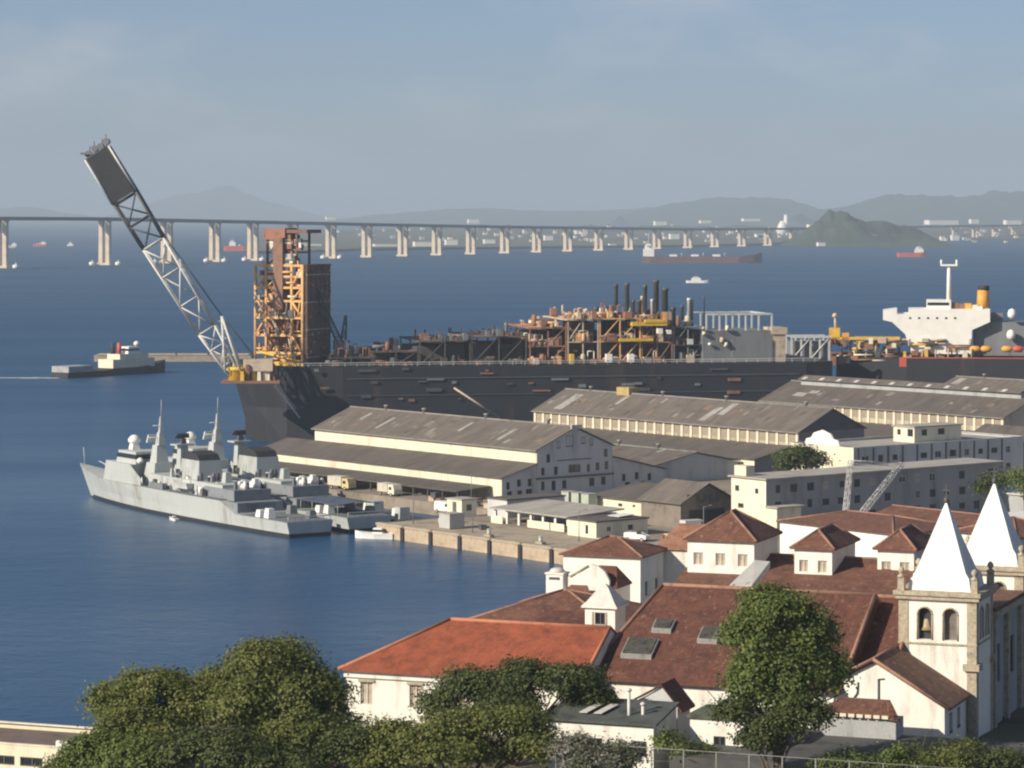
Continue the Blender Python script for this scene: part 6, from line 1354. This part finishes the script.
for i, (u, lab) in enumerate(((61, 'left one of two white water tanks on the cream flat roof'), (70.5, 'right one of two white water tanks on the cream flat roof'))):
    a_ = A(u, 741, 243); t = thing('water_tank', lab, 'tank', (a_.x, a_.y, 16.35), 0, 'white water tanks')
    MB().lathe([(.36, 0), (.42, .3), (.42, .8)], 14).build('body', SHIPWHITE, t); MB().lathe([(.44, .801), (.36, .9), (.1, .96)], 14).build('lid', SHIPWHITE, t)
# chain-link fence along the bottom
fb = A(556, 741, 206); fn = thing('wire_fence', 'grey post and wire fence along the bottom edge of the picture', 'fence', (fb.x, fb.y, 20.2), MON)
fz = fb.z - 20.2
pm = MB(); pm.tube((0, 0, 0), (0, 0, fz), .05, n=6); me = pm.mesh('post', paint('fence_post', (.22, .22, .20), .7, .2))
for k in range(17): inst('post', me, fn, (k * 2.3, 0, 0))
for z in (fz - .03,): MB().tube((0, 0, z), (37, 0, z), .03, n=5).build('rail', paint('fence_post', (.22, .22, .20)), fn)
wm = MB()
for k in range(150): wm.tube((k * .245, 0, .2), (k * .245 + .245, 0, fz - .05), .003, n=3); wm.tube((k * .245 + .245, 0, .2), (k * .245, 0, fz - .05), .003, n=3)
tag(wm.build('wire_mesh', paint('fence_wire', (.12, .12, .11), .7, .2), fn), kind='stuff')

# ------------------------------------------------------------------ white monastery school and roofs between the hill and the dock
c = G(780, 521, 18)
building('long_white_house', 'long white walled house with faded red roof behind the two windowed pavilions', 'building', c, DOCK, 21.5, 13, 2, 17.9, 'hip', 1.5, .4, WHITE, TILE2, CAP, None)
c = D(-299, 297)
building('red_roof_house', 'faded red roofed house behind the long white walled house, left of the spire tip', 'building', c, DOCK, 20, 16, 2, 16.4, 'gable', 2.0, .4, WHITE, TILE2, CAP, None)
c = D(-272, 287)
building('red_roof_house', 'red brown gabled roof just left of the near spire tip', 'building', c, DOCK, 12, 22, 2, 16.0, 'gable', 2.2, .4, WHITE, TILE, CAP, None, ridge='y')
c = A(956, 530, 335)
building('red_roof_house', 'small white house with brown roof seen between the twin spires', 'building', c, DOCK, 9, 9, 2, 24.4, 'hip', 1.6, .4, WHITE, TILE2, CAP, None)
c = D(-318, 262)
building('terrace_house', 'low white terrace house with grey roof behind the largest pavilion', 'building', c, DOCK, 14, 16, 2, 13.5, 'flat', 0, .3, WHITE, FLATROOF, None, None)

# ================================================================== TREES
def tree(label, base, blobs, nleaf, mat, leaf=.34, trunk_r=.3, name='tree', cat='tree', limbs=True, seed=0):
    """tapered trunk with limbs and a crown of leaf sized faces clumped on twigs"""
    rg = np.random.default_rng(seed + 100); t = thing(name, label, cat, base, 0, None)
    tops = [Vector(b_[0]) for b_ in blobs]
    tk = MB(); n = 6; cz = sum(p_.z for p_ in tops) / len(tops); fork = Vector((0, 0, max(.3, cz * .45)))
    last = Vector((0, 0, -1.0))
    for k in range(1, n + 1):
        p_ = Vector((0.18 * math.sin(k * 1.7 + seed), 0.18 * math.cos(k * 1.3 + seed), -1 + (fork.z + 1) * k / n)); tk.tube(last, p_, trunk_r * (1.25 - .5 * (k-1) / n), trunk_r * (1.25 - .5 * k / n), n=8); last = p_
    for p_ in tops:
        m_ = last.lerp(p_, .5) + Vector((0, 0, .4)); tk.tube(last, m_, trunk_r * .55, trunk_r * .38, n=6); tk.tube(m_, p_, trunk_r * .38, trunk_r * .12, n=6)
        for j in range(3):
            q_ = p_ + Vector(rg.normal(0, 1, 3)) * 1.1; tk.tube(m_, q_, trunk_r * .2, .03, n=5)
    tk.build('trunk', BARK, t)
    vol = np.array([b_[1][0] * b_[1][1] * b_[1][2] for b_ in blobs]) ** .67; vol /= vol.sum(); C_ = []; Dn = []
    for b_, f_ in zip(blobs, vol):
        nl = int(nleaf * f_); nc = max(8, nl // 38)
        ns_ = 11; ld = rg.normal(0, 1, (ns_, 3)); ld[:, 2] = np.abs(ld[:, 2]) * .9 - .25; ld /= np.linalg.norm(ld, axis=1)[:, None]
        lc_ = ld * (.42 + .26 * rg.random(ns_))[:, None]; lr_ = .34 + .22 * rg.random(ns_); pick = rg.integers(0, ns_, nc)
        d_ = rg.normal(0, 1, (nc, 3)); d_ /= np.linalg.norm(d_, axis=1)[:, None]
        d_[:, 2] = np.where(d_[:, 2] < -.45, -d_[:, 2], d_[:, 2])
        rad = (1 - .30 * rg.random(nc) ** 1.6) * (1 + .07 * rg.normal(0, 1, nc))
        cc = (lc_[pick] + d_ * (rad * lr_[pick])[:, None]) * np.array(b_[1]) + np.array(b_[0])
        for c_, dl in zip(cc, d_):
            C_.append(c_ + rg.normal(0, 1, (38, 3)) * np.array([.42, .42, .26]) * (leaf / .30))
            o_n = (c_ - np.array(b_[0])) / np.array(b_[1]); o_n = o_n / (np.linalg.norm(o_n) + 1e-6); Dn.append(np.repeat([dl * .75 + o_n * .45], 38, 0))
    P = np.concatenate(C_); N = len(P)
    dn = np.concatenate(Dn); dn /= np.linalg.norm(dn, axis=1)[:, None] + 1e-6
    nrm = rg.normal(0, .42, (N, 3)) + dn * 1.0 + np.array([0, 0, .35]); nrm /= np.linalg.norm(nrm, axis=1)[:, None]
    a_ = np.cross(nrm, rg.normal(0, 1, (N, 3))); a_ /= np.linalg.norm(a_, axis=1)[:, None]; b2 = np.cross(nrm, a_)
    sz = leaf * (.6 + .6 * rg.random(N))[:, None]; a_ *= sz * .42; b2 *= sz * .32
    V = np.stack([P - a_, P + b2, P + a_, P - b2], 1).reshape(-1, 3)
    me = bpy.data.meshes.new('crown'); me.vertices.add(4 * N); me.vertices.foreach_set('co', V.astype(np.float32).ravel())
    me.loops.add(4 * N); me.loops.foreach_set('vertex_index', np.arange(4 * N, dtype=np.int32)); me.polygons.add(N)
    me.polygons.foreach_set('loop_start', np.arange(0, 4 * N, 4, dtype=np.int32)); me.polygons.foreach_set('loop_total', np.full(N, 4, np.int32))
    me.update(); me.materials.append(mat); o = bpy.data.objects.new('crown', me); COL.objects.link(o); o.parent = t
    return t
def tree_px(label, Y, zb, pix, n, mat, leaf=.34, tr_=.3, seed=0, depth=.8, name='tree', cat='tree'):
    """pix: crown lobes as (u, v, half width px, half height px, dY)"""
    b0 = A(sum(p_[0] for p_ in pix) / len(pix), 500, Y); base = Vector((b0.x, Y, zb)); bl_ = []
    for u, v, rw_, rh, dy in pix:
        p_ = A(u, v, Y + dy); m_ = (Y + dy) / F; bl_.append(((p_.x - base.x, dy, p_.z - zb), (rw_ * m_ * 1.13, rw_ * m_ * depth * 1.13, rh * m_ * 1.13)))
    return tree(label, base, bl_, n, mat, leaf, tr_, name, cat, seed=seed)
tree_px('tall rounded olive tree, highest of the left bottom group', 216, 14, [(270, 672, 48, 32, 0), (300, 700, 42, 34, -1), (240, 704, 44, 32, -1.5), (285, 738, 52, 36, -2.5), (322, 712, 22, 28, .5)], 47000, FOLI_OLIVE, .32, .4, 1)
tree_px('broad dark olive tree left of the tallest one, against the water', 219, 11, [(165, 690, 42, 26, 0), (120, 712, 34, 28, 0), (205, 712, 44, 34, -1), (150, 738, 52, 36, -2), (212, 690, 26, 22, .5)], 43000, FOLI_OLIVE, .32, .4, 2)
tree_px('lower green tree in the bottom left corner before the cream block', 212, 11, [(100, 762, 36, 26, 0), (140, 768, 40, 28, -1), (66, 774, 22, 14, 0)], 19000, FOLI_GREEN, .32, .3, 3)
tree_px('dark shaded tree at the bottom between olive tree and white wing', 209, 14, [(210, 764, 54, 30, 0), (290, 770, 44, 26, 0), (350, 752, 24, 26, 0)], 24000, FOLI_DARK, .32, .35, 4)
tree_px('small leafy tree against the white wing windows', 214, 16, [(330, 735, 18, 22, 1), (352, 728, 12, 16, 1), (310, 745, 20, 22, 0)], 3500, FOLI_GREEN, .30, .22, 5)
tree_px('dark green tree before the orange roof, right of the wing windows', 217, 16, [(470, 690, 36, 22, 0), (520, 684, 40, 20, 0), (570, 684, 36, 20, 0), (440, 706, 20, 22, 0), (500, 712, 50, 24, -1), (590, 700, 22, 18, -.5)], 41000, FOLI_DARK, .30, .35, 6)
tree_px('bright olive flat crowned tree at the bottom centre left', 209, 15, [(410, 740, 38, 20, 0), (460, 728, 44, 20, 0), (510, 726, 40, 18, 0), (440, 756, 60, 22, -1), (385, 760, 28, 16, 0), (530, 750, 30, 22, -1)], 47000, FOLI_OLIVE, .30, .35, 7)
tree_px('tall green tree standing in front of the big brown roof', 206, 17, [(772, 622, 36, 32, 0), (752, 650, 34, 34, -1), (806, 638, 34, 34, .5), (790, 668, 46, 36, -.5), (748, 690, 30, 30, -1), (815, 680, 30, 30, 0), (775, 700, 36, 26, -1)], 64000, FOLI_GREEN, .31, .4, 8)
tree_px('pale flowering shrub at the bottom left of the wire fence', 205, 18, [(575, 752, 26, 14, 0), (615, 758, 26, 14, 0), (595, 768, 36, 14, -.5)], 15000, FOLI_PALE, .26, .15, 9, name='shrub', cat='shrub')
tree_px('dark bushy shrub growing beneath the tall green tree', 203, 18, [(775, 728, 26, 22, 0), (806, 722, 24, 24, 0), (738, 716, 20, 18, 0), (760, 745, 24, 16, 0)], 15000, FOLI_DARK, .28, .2, 10, name='shrub', cat='shrub')
tree_px('small green shrub beside the flat mossy roof', 210, 18, [(672, 742, 16, 14, 0), (690, 752, 18, 14, 0), (712, 762, 20, 12, 0)], 2600, FOLI_GREEN, .26, .15, 15, name='shrub', cat='shrub')
for i, (u0, w_, h_, mt) in enumerate(((850, 34, 14, FOLI_GREEN), (912, 40, 20, FOLI_GREEN), (962, 38, 24, FOLI_OLIVE), (1008, 34, 20, FOLI_DARK))):
    lab = ('low green shrub at the left end of the bottom right hedge', 'green shrub second from the left in the bottom right hedge', 'tallest olive shrub in the bottom right hedge', 'dark shrub in the bottom right corner of the picture')[i]
    tree_px(lab, 204, 17, [(u0, 766, w_, h_, 0), (u0 + 18, 772, w_ * .8, h_, .8), (u0 - 18, 774, w_ * .7, h_, -.6)], 5000, mt, .26, .2, 20 + i, name='shrub', cat='shrub')
tree_px('dark green tree before the cream end of the panelled block', 588, QZ, [(800, 458, 16, 10, 0), (785, 464, 12, 9, 0), (815, 464, 12, 8, 0)], 11000, FOLI_DARK, .6, .3, 11)
tree_px('green yard tree left of the far spire', 520, QZ, [(996, 482, 12, 12, 0), (986, 490, 10, 9, 0)], 2500, FOLI_DARK, .55, .3, 12)
tree_px('green yard tree right of the far spire tip', 505, QZ, [(1022, 482, 14, 12, 0), (1032, 490, 14, 12, 0)], 2500, FOLI_GREEN, .55, .3, 13)
